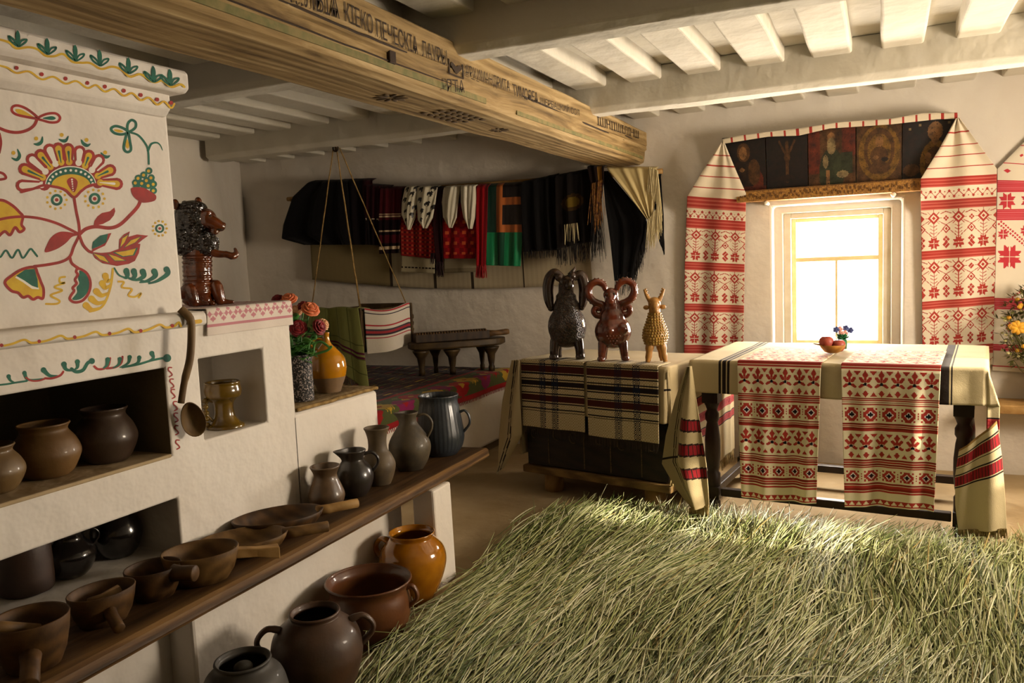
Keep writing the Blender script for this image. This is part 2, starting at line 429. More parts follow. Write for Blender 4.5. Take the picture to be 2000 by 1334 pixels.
beamline([(1.9, 2.115), (2.3, 2.10), (2.6, 2.105)], .002)
q.build('crack', M['carve'], bx)
q = MB(); q.box((-1.4625, 1.0, 1.990), (-1.4585, 2.98, 2.012)); q.box((-1.4625, 3.28, 1.990), (-1.4585, YB-.05, 2.008))
q.build('faded_stripe', M['greenstripe'], bx)
q = MB(); q.box((-1.475, 2.275, 2.012), (-1.452, 2.315, 2.062)); q.build('mortise', M['carve'], bx, bevel=.004)
M['rosette'] = plain('carved_relief', S('#5a4526'), .9, S('#463419'), 60)
def rosette(y, r, petals):
    q = MB()
    for k in range(petals):
        a = 2*math.pi*k/petals
        c = Vector((-1.615+math.cos(a)*r*.6*.8, y+math.sin(a)*r*.6, 1.9585)); rot = Matrix.Rotation(a, 3, 'Z')
        q.ell(c, (r*.36, r*.13, .003), 0, rot, 10, 6)
    q.build('carved_rosette', M['rosette'], bx)
rosette(2.52, .075, 10); rosette(3.42, .06, 10)
q = MB()
for k in range(4):
    for j in range(6):
        q.ell((-1.615+(k-1.5)*.04, 2.98+(j-2.5)*.05+(.025 if k % 2 else 0), 1.9585), (.014, .021, .003), 0, None, 10, 6)
q.build('carved_knot', M['rosette'], bx)
# inscription
def text_mesh(s, width, height):
    cu = bpy.data.curves.new('t', 'FONT'); cu.body = s; cu.resolution_u = 3
    ob = bpy.data.objects.new('t', cu); COL.objects.link(ob)
    dg = bpy.context.evaluated_depsgraph_get(); me = bpy.data.meshes.new_from_object(ob.evaluated_get(dg))
    vs = np.array([v.co[:] for v in me.vertices]); fs = [tuple(p.vertices) for p in me.polygons]
    bpy.data.objects.remove(ob); bpy.data.curves.remove(cu)
    lo, hi = vs.min(0), vs.max(0)
    vs[:, 0] = (vs[:, 0]-lo[0])/(hi[0]-lo[0])*width; vs[:, 1] = (vs[:, 1]-lo[1])/(hi[1]-lo[1])*height
    return vs, fs
q = MB()
def inscribe(s, u0, v0, u1, v1, h, x=-1.4425):
    a, b_ = onx(u0, v0, -1.446), onx(u1, v1, -1.446)
    vs, fs = text_mesh(s, 1, h)
    q.add([(x, a.y+(b_.y-a.y)*p[0], a.z+(b_.z-a.z)*p[0]+p[1]) for p in vs], fs, 0, False)
inscribe('…ЛЬІѦ', 565, 5, 662, 38, .062)
inscribe('КІЕКО', 673, 42, 728, 68, .058)
inscribe('ПЕЧЕСКІѦ', 735, 73, 815, 107, .058)
inscribe('ЛАУРЫ', 823, 110, 872, 129, .054)
inscribe('РТѦ', 872, 179, 906, 181, .045, -1.4425)
inscribe('АРХИМАНДРИТА', 908, 153, 995, 183, .052)
inscribe('ТИМОѲЕѦ', 1001, 187, 1050, 203, .05)
inscribe('ЩЕРБАЦКИЙ СОЛ', 1055, 206, 1131, 229, .045)
inscribe('ІШНІІШІЛІНШ', 1166, 245, 1247, 271, .05)
a, b_ = onx(876, 127, -1.446), onx(903, 139, -1.446)
for f in (0, 1): y = a.y+(b_.y-a.y)*f; q.box((-1.4445, y-.004, a.z-.030), (-1.4425, y+.004, a.z+.022))
q.box((-1.4445, a.y, a.z-.032), (-1.4425, b_.y, a.z-.028)); ym = (a.y+b_.y)/2
q.add([(-1.4425, ym, a.z-.024), (-1.4425, ym+.045, a.z+.004), (-1.4425, ym+.03, a.z+.016), (-1.4425, ym, a.z+.004), (-1.4425, ym-.03, a.z+.016), (-1.4425, ym-.045, a.z+.004)], [(0, 1, 2, 3), (0, 3, 4, 5)], 0, False)
q.build('inscription', M['carve'], bx)
# ------------------------------------------------------------------ the painted stove
ST = -2.0
st = thing('masonry_stove', 'whitewashed masonry stove with painted flowers and dark niches', 'stove', (-2.6, 1.2, 0))
mb = MB()
B_Y0, B_Y1, B_Y2 = YN+.2, 2.345, 2.885
NI1 = (.72, 1.768, .806, 1.078); NI2 = (.55, 1.775, .485, .668); NI3 = (1.904, 2.197, .823, 1.088)
holed(mb, (ST, 0, 0), (0, 1, 0), (0, 0, 1), (1, 0, 0), B_Y0, B_Y1, 0, 1.24,
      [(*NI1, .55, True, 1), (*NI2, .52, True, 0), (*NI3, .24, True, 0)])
q = mb
def quad(*p, mi=0): mb.add(p, [(0, 1, 2, 3)], mi, False)
XB = -3.1
quad((ST, B_Y1, 0), (XB, B_Y1, 0), (XB, B_Y1, 1.24), (ST, B_Y1, 1.24))
quad((ST, B_Y0, 1.24), (ST, B_Y1, 1.24), (XB, B_Y1, 1.24), (XB, B_Y0, 1.24))
quad((XB, B_Y0, 0), (XB, B_Y1, 0), (XB, B_Y1, 1.24), (XB, B_Y0, 1.24))
quad((ST, B_Y0, 0), (ST, B_Y0, 1.24), (XB, B_Y0, 1.24), (XB, B_Y0, 0))
M['lime_d'] = plaster('dark_limewash', S('#8d8068'), S('#6e624c'))  # darker grey-brown limewash for the upper niche lining and the platform base
mb.build('stove_body', [M['stove'], M['lime_d']], st, merge=True, bevel=.014, bseg=3)
mb = MB(); mb.box((-2.95, B_Y1-.02, 0), (ST, B_Y2, .826)); mb.build('step', M['stove'], st, bevel=.016, bseg=3)
mb = MB(); mb.box((ST-.02, 1.70, 0), (ST+.10, B_Y2-.012, .42)); mb.build('plinth', M['stove'], st, bevel=.01)
# mud shelf edges in the niches
mb = MB(); mb.box((ST-.50, NI1[0]+.005, .800), (ST+.004, NI1[1]-.004, .8115)); mb.build('niche_shelf', M['clay'], st, bevel=.004)

# hood with its mouldings
PH = ST+.002
def bulk(x, y0, y1, z0, z1, prof_x=None): pass
mb = MB(); mb.box((-2.9, B_Y0, 1.235), (ST, 1.862, 1.86)); mb.build('chimney_hood', M['stove'], st, bevel=.012, bseg=3)
mb = MB()
pr = [(-2.02, 1.835), (ST+.012, 1.838), (ST+.035, 1.857), (ST+.035, 1.905), (-2.02, 1.91)]
def sweepY(mb, pr, y0, y1, n=40, amp=.0025, mi=0):
    vs = []; fs = []; k = len(pr)
    for i in range(n+1):
        y = y0+(y1-y0)*i/n
        for j, (x, z) in enumerate(pr): vs.append((x+amp*noise(y*4, j*2.3), y, z+amp*noise(y*4, j*2.3, 7)))
    for i in range(n):
        for j in range(k): fs.append((i*k+j, i*k+(j+1) % k, (i+1)*k+(j+1) % k, (i+1)*k+j))
    fs.append(tuple(range(k))); fs.append(tuple(n*k+j for j in range(k-1, -1, -1)))
    mb.add(vs, fs, mi, False)
sweepY(mb, pr, B_Y0, 1.845)
sweepY(mb, [(-2.02, 1.900), (ST+.080, 1.900), (ST+.098, 1.912), (ST+.098, 1.958), (ST+.088, 1.968), (-2.02, 1.970)], B_Y0, 1.862)
mb.build('cornice', M['stove'], st, merge=True, bevel=.006)
mb = MB(); sweepY(mb, [(-2.02, 1.192), (ST+.045, 1.197), (ST+.055, 1.205), (ST+.055, 1.232), (ST+.045, 1.242), (-2.02, 1.246)], B_Y0, 1.90)
mb.build('ledge', M['stove'], st, merge=True, bevel=.005)

# painted decoration: ribbons and filled shapes laid on the lime coat
class Paint:
    def __init__(s, x): s.x = x; s.mb = MB(); s.k = 0
    def P(s, u, v):
        p = onx(u, v, s.x); s_ = .0004+s.k*.000004
        return (s.x+s_, p.y, p.z)
    def fill(s, pts, mi):
        s.k += 1; vs = [Vector(s.P(*p)) for p in pts]
        tri = mathutils.geometry.tessellate_polygon([[Vector((p.y, p.z, 0)) for p in vs]])
        s.mb.add(vs, [tuple(t_) for t_ in tri], mi, False)
    def blobfill(s, pts, mi, n=6): s.fill(crom(pts, n, True), mi)
    def stroke(s, pts, wd, mi, taper=0, n=7, closed=False, raw=False):
        s.k += 1; wd *= 1.12; C = [np.array(p, float) for p in pts] if raw else crom(pts, n, closed)
        if closed: C = C+[C[0]]
        vs = []; L = len(C)
        for i, p in enumerate(C):
            if closed: t_ = C[(i+1) % (L-1)]-C[(i-1) % (L-1)] if i not in (0, L-1) else C[1]-C[L-2]
            else: t_ = C[min(i+1, L-1)]-C[max(i-1, 0)]
            t_ = t_/(np.linalg.norm(t_)+1e-9); nn = np.array([-t_[1], t_[0]]); f = i/(L-1)
            ww = wd*.5
            if taper == 1: ww *= 1-.75*f
            elif taper == -1: ww *= .25+.75*f
            elif taper == -2: ww *= .5+.5*f
            elif taper == 2: ww *= (.25+.75*math.sin(math.pi*f))
            vs += [s.P(*(p+nn*ww)), s.P(*(p-nn*ww))]
        s.mb.add(vs, [(2*i, 2*i+1, 2*i+3, 2*i+2) for i in range(L-1)], mi, False)
        if not closed:
            for p, ww in ((C[0], wd*.5*(.25 if taper in (-1, 2) else 1)), (C[-1], wd*.5*(.25 if taper in (1, 2) else 1))): s.dot(p, ww*.97, mi)
    def dot(s, c, r, mi, n=12):
        s.k += 1; s.fill([(c[0]+r*math.cos(2*math.pi*i/n), c[1]+r*math.sin(2*math.pi*i/n)) for i in range(n)], mi)
    def ring(s, c, r, wd, mi): s.stroke([(c[0]+r*math.cos(2*math.pi*i/20), c[1]+r*math.sin(2*math.pi*i/20)) for i in range(20)], wd, mi, closed=True, raw=True)
RD, GR, YE, WH = 0, 1, 2, 3
PM = [M['red'], M['green'], M['yellow'], M['whitep']]
pt = Paint(ST)
K1 = 5.557; Z1 = lambda L: [(a/K1, 160+b/K1) for a, b in L]
K2 = 5.131; Z2 = lambda L: [(a/K2, 380+b/K2) for a, b in L]
K3 = 4.446; Z3 = lambda L: [(a/K3, 680+b/K3) for a, b in L]
# upper part
pt.stroke(Z1([(-60, 470), (0, 505), (100, 540), (200, 548), (300, 522), (370, 470), (405, 395)]), 5.4, RD)
pt.blobfill(Z1([(165, 300), (230, 300), (320, 350), (370, 385), (290, 365), (200, 345)]), YE)
pt.stroke(Z1([(405, 392), (300, 300), (200, 258), (140, 268), (128, 310), (165, 348), (260, 375)]), 4.6, RD, closed=True)
pt.blobfill(Z1([(460, 395), (560, 372), (605, 395), (560, 414)]), GR)
pt.stroke(Z1([(410, 395), (500, 350), (600, 342), (650, 385), (625, 432), (550, 440), (470, 420)]), 4.4, RD, closed=True)
pt.stroke(Z1([(-10, 560), (8, 660), (-10, 770)]), 5, RD)
pt.stroke(Z1([(-10, 980), (40, 1000), (62, 1045), (-10, 1062)]), 4.5, RD)
for (d, c) in (((145, 770), [(188, 730), (212, 800), (180, 845), (125, 825)]), ((392, 615), [(460, 595), (450, 650), (410, 678), (368, 672)]), ((668, 576), [(740, 590), (715, 635), (680, 640), (638, 622)]), ((938, 630), [(882, 628), (905, 670), (945, 690), (980, 672)]), ((1140, 766), [(1095, 768), (1125, 805), (1160, 815), (1192, 800)])):
    pt.dot(Z1([d])[0], 4, YE); pt.stroke(Z1(c), 6, GR, 2)
pet = [((480, 1115), (235, 1125), 1), ((490, 1050), (262, 945), 0), ((510, 990), (345, 840), 1), ((560, 940), (437, 793), 0), ((610, 910), (537, 735), 1), ((665, 895), (630, 722), 0), ((750, 890), (738, 728), 0), ((850, 895), (862, 755), 1), ((915, 925), (962, 800), 0), ((985, 970), (1072, 848), 1), ((1040, 1030), (1195, 958), 0), ((1060, 1090), (1268, 1108), 2)]
for (a, b_, k) in pet:
    A, B_ = np.array(a, float), np.array(b_, float)
    pt.stroke(Z1([A, (A+B_)/2, B_]), 22, RD, -2)
for (a, b_, k) in pet:
    A, B_ = np.array(a, float), np.array(b_, float); I = A+(B_-A)*.12; J = A+(B_-A)*.98
    pt.stroke(Z1([I, (I+J)/2, J]), 12, (YE, WH, YE)[k], -2)
    if k == 0: pt.stroke(Z1([A+(B_-A)*.1, (A+B_)/2, A+(B_-A)*.8]), 4.5, GR, -1)
    if k == 2: pt.stroke(Z1([A+(B_-A)*.1, (A+B_)/2, A+(B_-A)*.85]), 4.5, WH, -1)
arc = lambda cx, cy, rx, ry, a0, a1, n: [(cx+rx*math.cos(math.radians(a0+(a1-a0)*i/n)), cy-ry*math.sin(math.radians(a0+(a1-a0)*i/n))) for i in range(n+1)]
pt.k = 120
pt.fill(Z1(arc(765, 1120, 305, 235, 178, 2, 24)+[(900, 1170), (800, 1250), (700, 1175)]), RD)
pt.fill(Z1(arc(765, 1125, 278, 212, 178, 2, 24)+[(900, 1165), (800, 1245), (700, 1170)]), WH)
pt.fill(Z1(arc(765, 1125, 268, 200, 178, 2, 24)), GR)
pt.fill(Z1(arc(768, 1130, 213, 128, 175, 5, 20)+[(900, 1160), (800, 1245), (680, 1150)]), YE)
for p in arc(766, 1125, 240, 165, 172, 8, 12): pt.dot(Z1([p])[0], 2.6, WH, 8)
pt.blobfill(Z1([(775, 1035), (840, 1085), (800, 1200), (722, 1085)]), RD)
for i in range(6): pt.dot(Z1([(778+i*2.5, 1060+i*24)])[0], 2.0-.15*i, WH, 8)
pt.stroke(Z1([(230, 1195), (360, 1160), (460, 1125), (570, 1135), (700, 1170), (800, 1252), (880, 1185), (960, 1130), (1070, 1110), (1200, 1130), (1290, 1155)]), 4.6, RD)
pt.k = 0
for c in ((615, 1280), (1027, 1268)):
    c = Z1([c])[0]; pt.ring(c, 9, 4.6, GR); pt.dot(c, 3.6, RD)
    for k in range(11): pt.dot((c[0]+19*math.cos(k*.571), c[1]+17.5*math.sin(k*.571)), 2.6, YE, 8)
pt.fill(Z1(crom([(1340, 540), (1290, 550), (1240, 530), (1245, 515), (1300, 520)], 5, True)), YE)
pt.blobfill(Z1([(1378, 620), (1400, 690), (1385, 725), (1362, 690)]), YE)
pt.stroke(Z1([(1390, 545), (1330, 500), (1250, 480), (1205, 510), (1240, 555), (1320, 570)]), 4.6, GR, closed=True)
pt.stroke(Z1([(1390, 540), (1385, 460), (1425, 415), (1470, 440), (1465, 500)]), 4.6, GR, closed=True)
pt.stroke(Z1([(1385, 545), (1345, 680), (1350, 740), (1385, 762), (1420, 735), (1410, 650)]), 4.6, GR, closed=True)
pt.stroke(Z1([(1420, 550), (1500, 580), (1570, 660), (1605, 740), (1614, 890)]), 3.6, GR)
pt.stroke(Z1([(1605, 745), (1640, 675), (1700, 660), (1740, 690), (1762, 742)]), 4.6, GR, 1)
berries = [(1615, 965), (1500, 1045), (1560, 1010), (1640, 1040), (1590, 1070), (1470, 1095), (1540, 1100), (1610, 1125), (1665, 1110), (1665, 1180), (1480, 1130), (1560, 1140), (1640, 1080)]
for p in berries: pt.dot(Z1([p])[0], 7, GR)
for p in berries[:10]: pt.dot(Z1([(p[0]-4, p[1]+2)])[0], 3.2, YE, 8)
pt.blobfill(Z1([(1420, 1160), (1470, 1142), (1560, 1150), (1640, 1195), (1692, 1235), (1675, 1290), (1560, 1312), (1500, 1290), (1440, 1235)]), RD)
pt.k = 0
# lower part
pt.stroke(Z2([(740, 20), (760, 150), (790, 300), (795, 405)]), 5, RD)
pt.stroke(Z2([(795, 400), (860, 345), (960, 322), (1100, 335), (1200, 302), (1300, 210), (1380, 120), (1410, 50)]), 6.2, RD)
pt.fill(Z2([(935, 318), (945, 265), (975, 220), (1020, 185), (1100, 168), (1145, 130), (1155, 165), (1140, 210), (1100, 258), (1030, 295)]), RD)
pt.blobfill(Z2([(-40, 60), (40, 70), (130, 120), (195, 180), (228, 225), (212, 300), (240, 350), (190, 372), (150, 335), (100, 400), (45, 372), (-40, 420)]), YE)
pt.stroke(Z2([(-40, 55), (40, 62), (130, 115), (195, 178), (228, 220), (215, 300), (242, 345), (195, 375), (150, 330), (100, 405), (45, 370), (-20, 425)]), 5, RD)
pt.stroke(Z2([(795, 400), (700, 350), (560, 285), (400, 240), (240, 222), (100, 230), (-30, 255)]), 4.8, RD)
pt.fill(Z2(crom([(785, 405), (700, 378), (600, 374), (520, 420), (470, 500), (450, 578), (560, 550), (655, 490), (720, 425)], 5, True)), RD)
pt.stroke(Z2([(-20, 630), (10, 620), (60, 560), (120, 635), (180, 553), (230, 635), (300, 548), (335, 570), (372, 618)]), 3.4, GR)
pt.stroke(Z2([(792, 415), (740, 520), (700, 620), (620, 672), (480, 702), (340, 720)]), 5, RD)
pt.stroke(Z2([(700, 630), (720, 690), (790, 742)]), 5, RD)
tul = [(340, 728), (375, 790), (410, 880), (435, 950), (428, 1040), (378, 1030), (330, 1050), (282, 1018), (230, 1030), (180, 985), (110, 962), (48, 880), (120, 810), (220, 750)]
pt.blobfill(Z2(tul), YE)
pt.fill(Z2([(150, 832), (230, 880), (320, 945), (390, 950), (385, 930), (320, 900), (250, 850), (170, 810)]), WH)
pt.fill(Z2([(160, 815), (250, 752), (345, 745), (375, 850), (380, 935), (320, 915), (240, 860)]), GR)
pt.stroke(Z2(tul), 5, RD, closed=True)
hm = [(790, 742), (870, 790), (905, 880), (890, 980), (830, 1060), (750, 1080), (700, 1050), (712, 1010), (742, 965), (728, 935), (767, 892), (752, 852), (778, 805), (762, 770)]
pt.fill(Z2(crom([(800, 762), (862, 805), (893, 890), (878, 970), (825, 1035), (760, 1058), (725, 1045), (772, 985), (768, 930), (795, 890), (782, 840), (795, 800)], 5, True)), GR)
pt.stroke(Z2(hm), 4.6, RD, closed=True)
pt.stroke(Z2([(650, 825), (600, 835), (600, 880), (648, 885), (560, 915), (555, 935), (622, 962), (520, 1000), (515, 1020), (595, 1065), (565, 1095), (460, 1096)]), 3.6, YE)
pt.stroke(Z2([(1130, 745), (1112, 900), (1062, 1060), (1000, 1140), (900, 1172)]), 4, YE)
for (a, b_) in (((1055, 815), (1110, 850)), ((1025, 890), (1100, 910)), ((965, 970), (1085, 985)), ((915, 1045), (1060, 1065)), ((860, 1110), (1000, 1135))):
    A, B_ = np.array(a, float), np.array(b_, float)
    pt.stroke(Z2([A, (A+B_)/2+np.array([-8, 34]), B_]), 12, YE, 1)
pt.stroke(Z2([(1145, 738), (1185, 800), (1230, 825), (1300, 838), (1400, 858), (1500, 880)]), 3, GR)
for (h_, e_) in (((1265, 765), (1235, 828)), ((1340, 768), (1290, 842)), ((1430, 772), (1320, 855)), ((1545, 770), (1400, 880)), ((1668, 750), (1490, 892))):
    A, B_ = np.array(h_, float), np.array(e_, float)
    pt.stroke(Z2([A, A+np.array([10, 45]), A*.45+B_*.55+np.array([12, 34]), B_]), 11, GR, 1); pt.dot(Z2([h_])[0], 6, GR)
pt.stroke(Z2([(1185, 872), (1240, 878), (1220, 930), (1320, 948), (1285, 1010), (1350, 1025), (1412, 990), (1390, 1032)]), 3.4, YE)
pt.fill(Z2([(915, 575), (1010, 585), (1100, 578), (1190, 545), (1195, 450), (1240, 400), (1300, 368), (1285, 425), (1370, 400), (1485, 412), (1430, 450), (1380, 492), (1405, 495), (1390, 585), (1350, 665), (1290, 695), (1170, 716), (1030, 690), (950, 635)]), RD)
for pl in ([(935, 590), (1040, 622), (1085, 680), (1000, 650)], [(1085, 598), (1160, 620), (1250, 660), (1150, 662)], [(1150, 580), (1260, 565), (1360, 540), (1330, 605), (1230, 618)], [(1205, 525), (1225, 440), (1282, 402), (1245, 480)], [(1250, 525), (1310, 460), (1405, 425), (1350, 480)]):
    c = np.mean(np.array(pl, float), 0); pt.fill(Z2([tuple(c+(np.array(p)-c)*1.22) for p in pl]), GR); pt.fill(Z2(pl), YE)
pt.fill(Z2([(918, 578), (925, 545), (1000, 515), (1060, 480), (1080, 392), (1115, 385), (1085, 450), (1050, 512), (980, 545)]), RD)
pt.fill(Z2([(920, 545), (930, 475), (1000, 412), (1080, 393), (1062, 478), (1000, 512)]), GR)
pt.stroke(Z2([(795, 410), (830, 500), (880, 560), (920, 580)]), 4.8, RD)
c = Z2([(1600, 340)])[0]; pt.ring(c, 7, 3, GR); pt.dot(c, 2.6, RD)
for k in range(11): pt.dot((c[0]+13.5*math.cos(k*.571), c[1]+14.5*math.sin(k*.571)), 2.3, YE, 8)
pt.mb.build('painted_flowers', PM, st)
pt = Paint(ST)
# leaf garland over the upper niche and the S chain beside it
def comma(h_, m_, e_, wd, mi): pt.stroke(Z3([h_, m_, e_]), wd, mi, 1); pt.dot(Z3([h_])[0], wd*.62, mi)
pt.stroke(Z3([(-30, 322), (60, 312), (130, 300), (232, 285)]), 3.4, GR); comma((75, 245), (90, 280), (130, 300), 7, GR)
comma((212, 215), (250, 275), (400, 262), 7, GR); pt.stroke(Z3([(225, 255), (270, 282), (340, 282), (402, 260)]), 3, RD)
comma((378, 190), (430, 238), (500, 240), 9, GR); pt.stroke(Z3([(390, 262), (450, 262), (520, 238), (548, 205)]), 4, RD)
comma((555, 140), (575, 185), (640, 195), 9, GR); comma((672, 118), (672, 165), (640, 190), 8, GR); pt.stroke(Z3([(800, 112), (760, 130), (720, 190), (660, 205), (620, 180)]), 6, GR); pt.dot(Z3([(797, 112)])[0], 6, GR)
pt.stroke(Z3([(818, 158), (850, 182), (900, 178), (940, 150), (955, 88)]), 4, RD); comma((935, 100), (925, 150), (895, 175), 8, GR)
pt.stroke(Z3([(925, 176), (1000, 165), (1050, 130), (1062, 75)]), 4, RD); comma((1040, 95), (1030, 140), (980, 172), 7, GR)
comma((1125, 78), (1110, 130), (1040, 168), 7, GR); comma((1208, 82), (1190, 130), (1080, 165), 7, GR); comma((1318, 45), (1330, 85), (1290, 110), 8, GR)
pt.stroke(Z3([(1060, 166), (1200, 140), (1320, 105), (1450, 80)]), 4, GR); pt.dot(Z3([(1450, 86)])[0], 8, GR)
for (a, b_) in ((1475, 205), (1490, 305), (1500, 395), (1520, 500), (1526, 600), (1530, 710), (1540, 835)):
    pt.stroke(Z3([(a+14, b_-36), (a-10, b_-36), (a-14, b_-14), (a+8, b_+8), (a+18, b_+28), (a-6, b_+42)]), 2.2, RD)
pt.mb.build('painted_garland', PM, st)
# cornice and ledge ornament
pt = Paint(ST+.0985); K0 = 2.838; Z0 = lambda L, oy=0: [(a/K0, oy+b/K0) for a, b in L]
pt.stroke(Z0([(-20, 215), (50, 235), (90, 268), (160, 262), (210, 275), (250, 308), (300, 312), (350, 300), (400, 342), (450, 348), (500, 350), (560, 382), (620, 370), (670, 385), (720, 425), (780, 412), (850, 455), (900, 448), (950, 482), (1000, 468), (1022, 482)]), 4, YE)
for (a, b_) in ((97, 215), (260, 258), (415, 295), (550, 322), (710, 365), (848, 412), (940, 430)):
    pt.stroke(Z0([(a, b_-44), (a+2, b_-10), (a+4, b_+42)]), 8, GR, 2)
    pt.stroke(Z0([(a+5, b_+42), (a-35, b_+15), (a-48, b_-14), (a-20, b_+6)]), 3.6, GR, closed=True); pt.stroke(Z0([(a+8, b_+42), (a+42, b_+22), (a+50, b_+4), (a+22, b_+12)]), 3.2, GR, closed=True)
pt.mb.build('painted_palmettes', PM, st)
pt = Paint(ST+.036); dots = [(92, 377), (231, 412), (363, 436), (484, 460), (581, 480), (686, 503), (780, 527), (871, 552), (948, 570)]
pts = [(-20, 360), (40, 375)]
for i, (a, b_) in enumerate(dots):
    nx = dots[i+1] if i+1 < len(dots) else (a+36, b_+8)
    pts += [(a, b_+28), ((a+nx[0])/2, (b_+nx[1])/2+2)]
pt.stroke(Z0(pts), 3.4, YE)
for p in dots: pt.dot(Z0([p])[0], 4, RD)
pt.mb.build('painted_scallops', PM, st)
pt = Paint(ST+.0555); dots = [(8, 665), (217, 643), (414, 620), (607, 600), (780, 585), (955, 557)]; pts = []
for i, (a, b_) in enumerate(dots):
    nx = dots[i+1] if i+1 < len(dots) else (a+60, b_-2)
    for f, dv in ((.08, 4), (.3, -2), (.6, -17), (.8, 4)): pts.append((a+(nx[0]-a)*f, b_+(nx[1]-b_)*f+dv))
pt.stroke(Z0(pts, 440), 4, YE); pt.stroke(Z0([(1050, 540), (1110, 532)], 440), 7, YE)
for p in dots: pt.dot(Z0([p], 440)[0], 3.6, RD)
pt.mb.build('painted_wave', PM, st)

# ------------------------------------------------------------------ long bench before the stove
bn = thing('plank_bench', 'long worn plank bench along the stove with one white post leg', 'bench', (-1.85, 2.2, 0))
mb = MB(); n_ = 70; vs = []; fs = []
for i in range(n_+1):
    y = YN+.3+(3.345-(YN+.3))*i/n_; e = .008*noise(y*3)+.004*noise(y*11)
    xf = -1.685-.016*max(0, (y-1))+e*.6
    for (x, z) in ((-1.998, .425), (xf-.006, .425), (xf+.004, .438+e*.2), (xf, .464), (xf-.012, .472), (-1.998, .472)): vs.append((x, y+(.03 if x > -1.9 and i == n_ else 0), z))
for i in range(n_):
    for j in range(6): fs.append((i*6+j, i*6+(j+1) % 6, (i+1)*6+(j+1) % 6, (i+1)*6+j))
fs += [tuple(range(6)), tuple(n_*6+j for j in range(5, -1, -1))]
mb.add(vs, fs, 0, False); mb.build('seat_plank', M['bench'], bn, merge=True)
mb = MB(); sweepY(mb, [(-1.80, 0), (-1.688, 0), (-1.694, .426), (-1.80, .426)], 2.80, 2.95, 3); mb.build('leg', M['stove'], bn, merge=True, bevel=.01)
mb = MB(); sweepY(mb, [(-1.80, 0), (-1.688, 0), (-1.694, .426), (-1.80, .426)], -.6, -.45, 3); mb.build('leg', M['stove'], bn, merge=True, bevel=.01)

# sleeping platform behind the stove
pl = thing('sleeping_platform', 'low whitewashed sleeping platform between the stove and the end wall', 'platform', (-3.3, 4.1, 0))
mb = MB(); mb.box((-4.2, 2.92, .07), (-2.54, YB-.01, .52)); mb.build('platform_front', M['plaster'], pl, bevel=.02)
mb = MB(); mb.box((-4.2, 2.92, .522), (-2.515, YB-.01, .565)); mb.build('platform_boards', M['bench'], pl, bevel=.004)
mb = MB(); mb.box((-4.18, 2.94, 0), (-2.60, YB-.02, .068)); mb.build('platform_base', M['lime_d'], pl)

# wall bench in the far right corner
wbn = thing('wall_bench', 'narrow plank bench along the end wall, right of the long table', 'bench', (1.1, YB-.12, 0))
mb = MB(); mb.box((.53, YB-.24, .40), (XR-.01, YB-.005, .45)); mb.build('seat_plank', M['wood_l'], wbn, bevel=.006)
mb = MB(); mb.box((1.25, YB-.2, 0), (1.33, YB-.03, .398)); mb.build('leg', M['stove'], wbn)
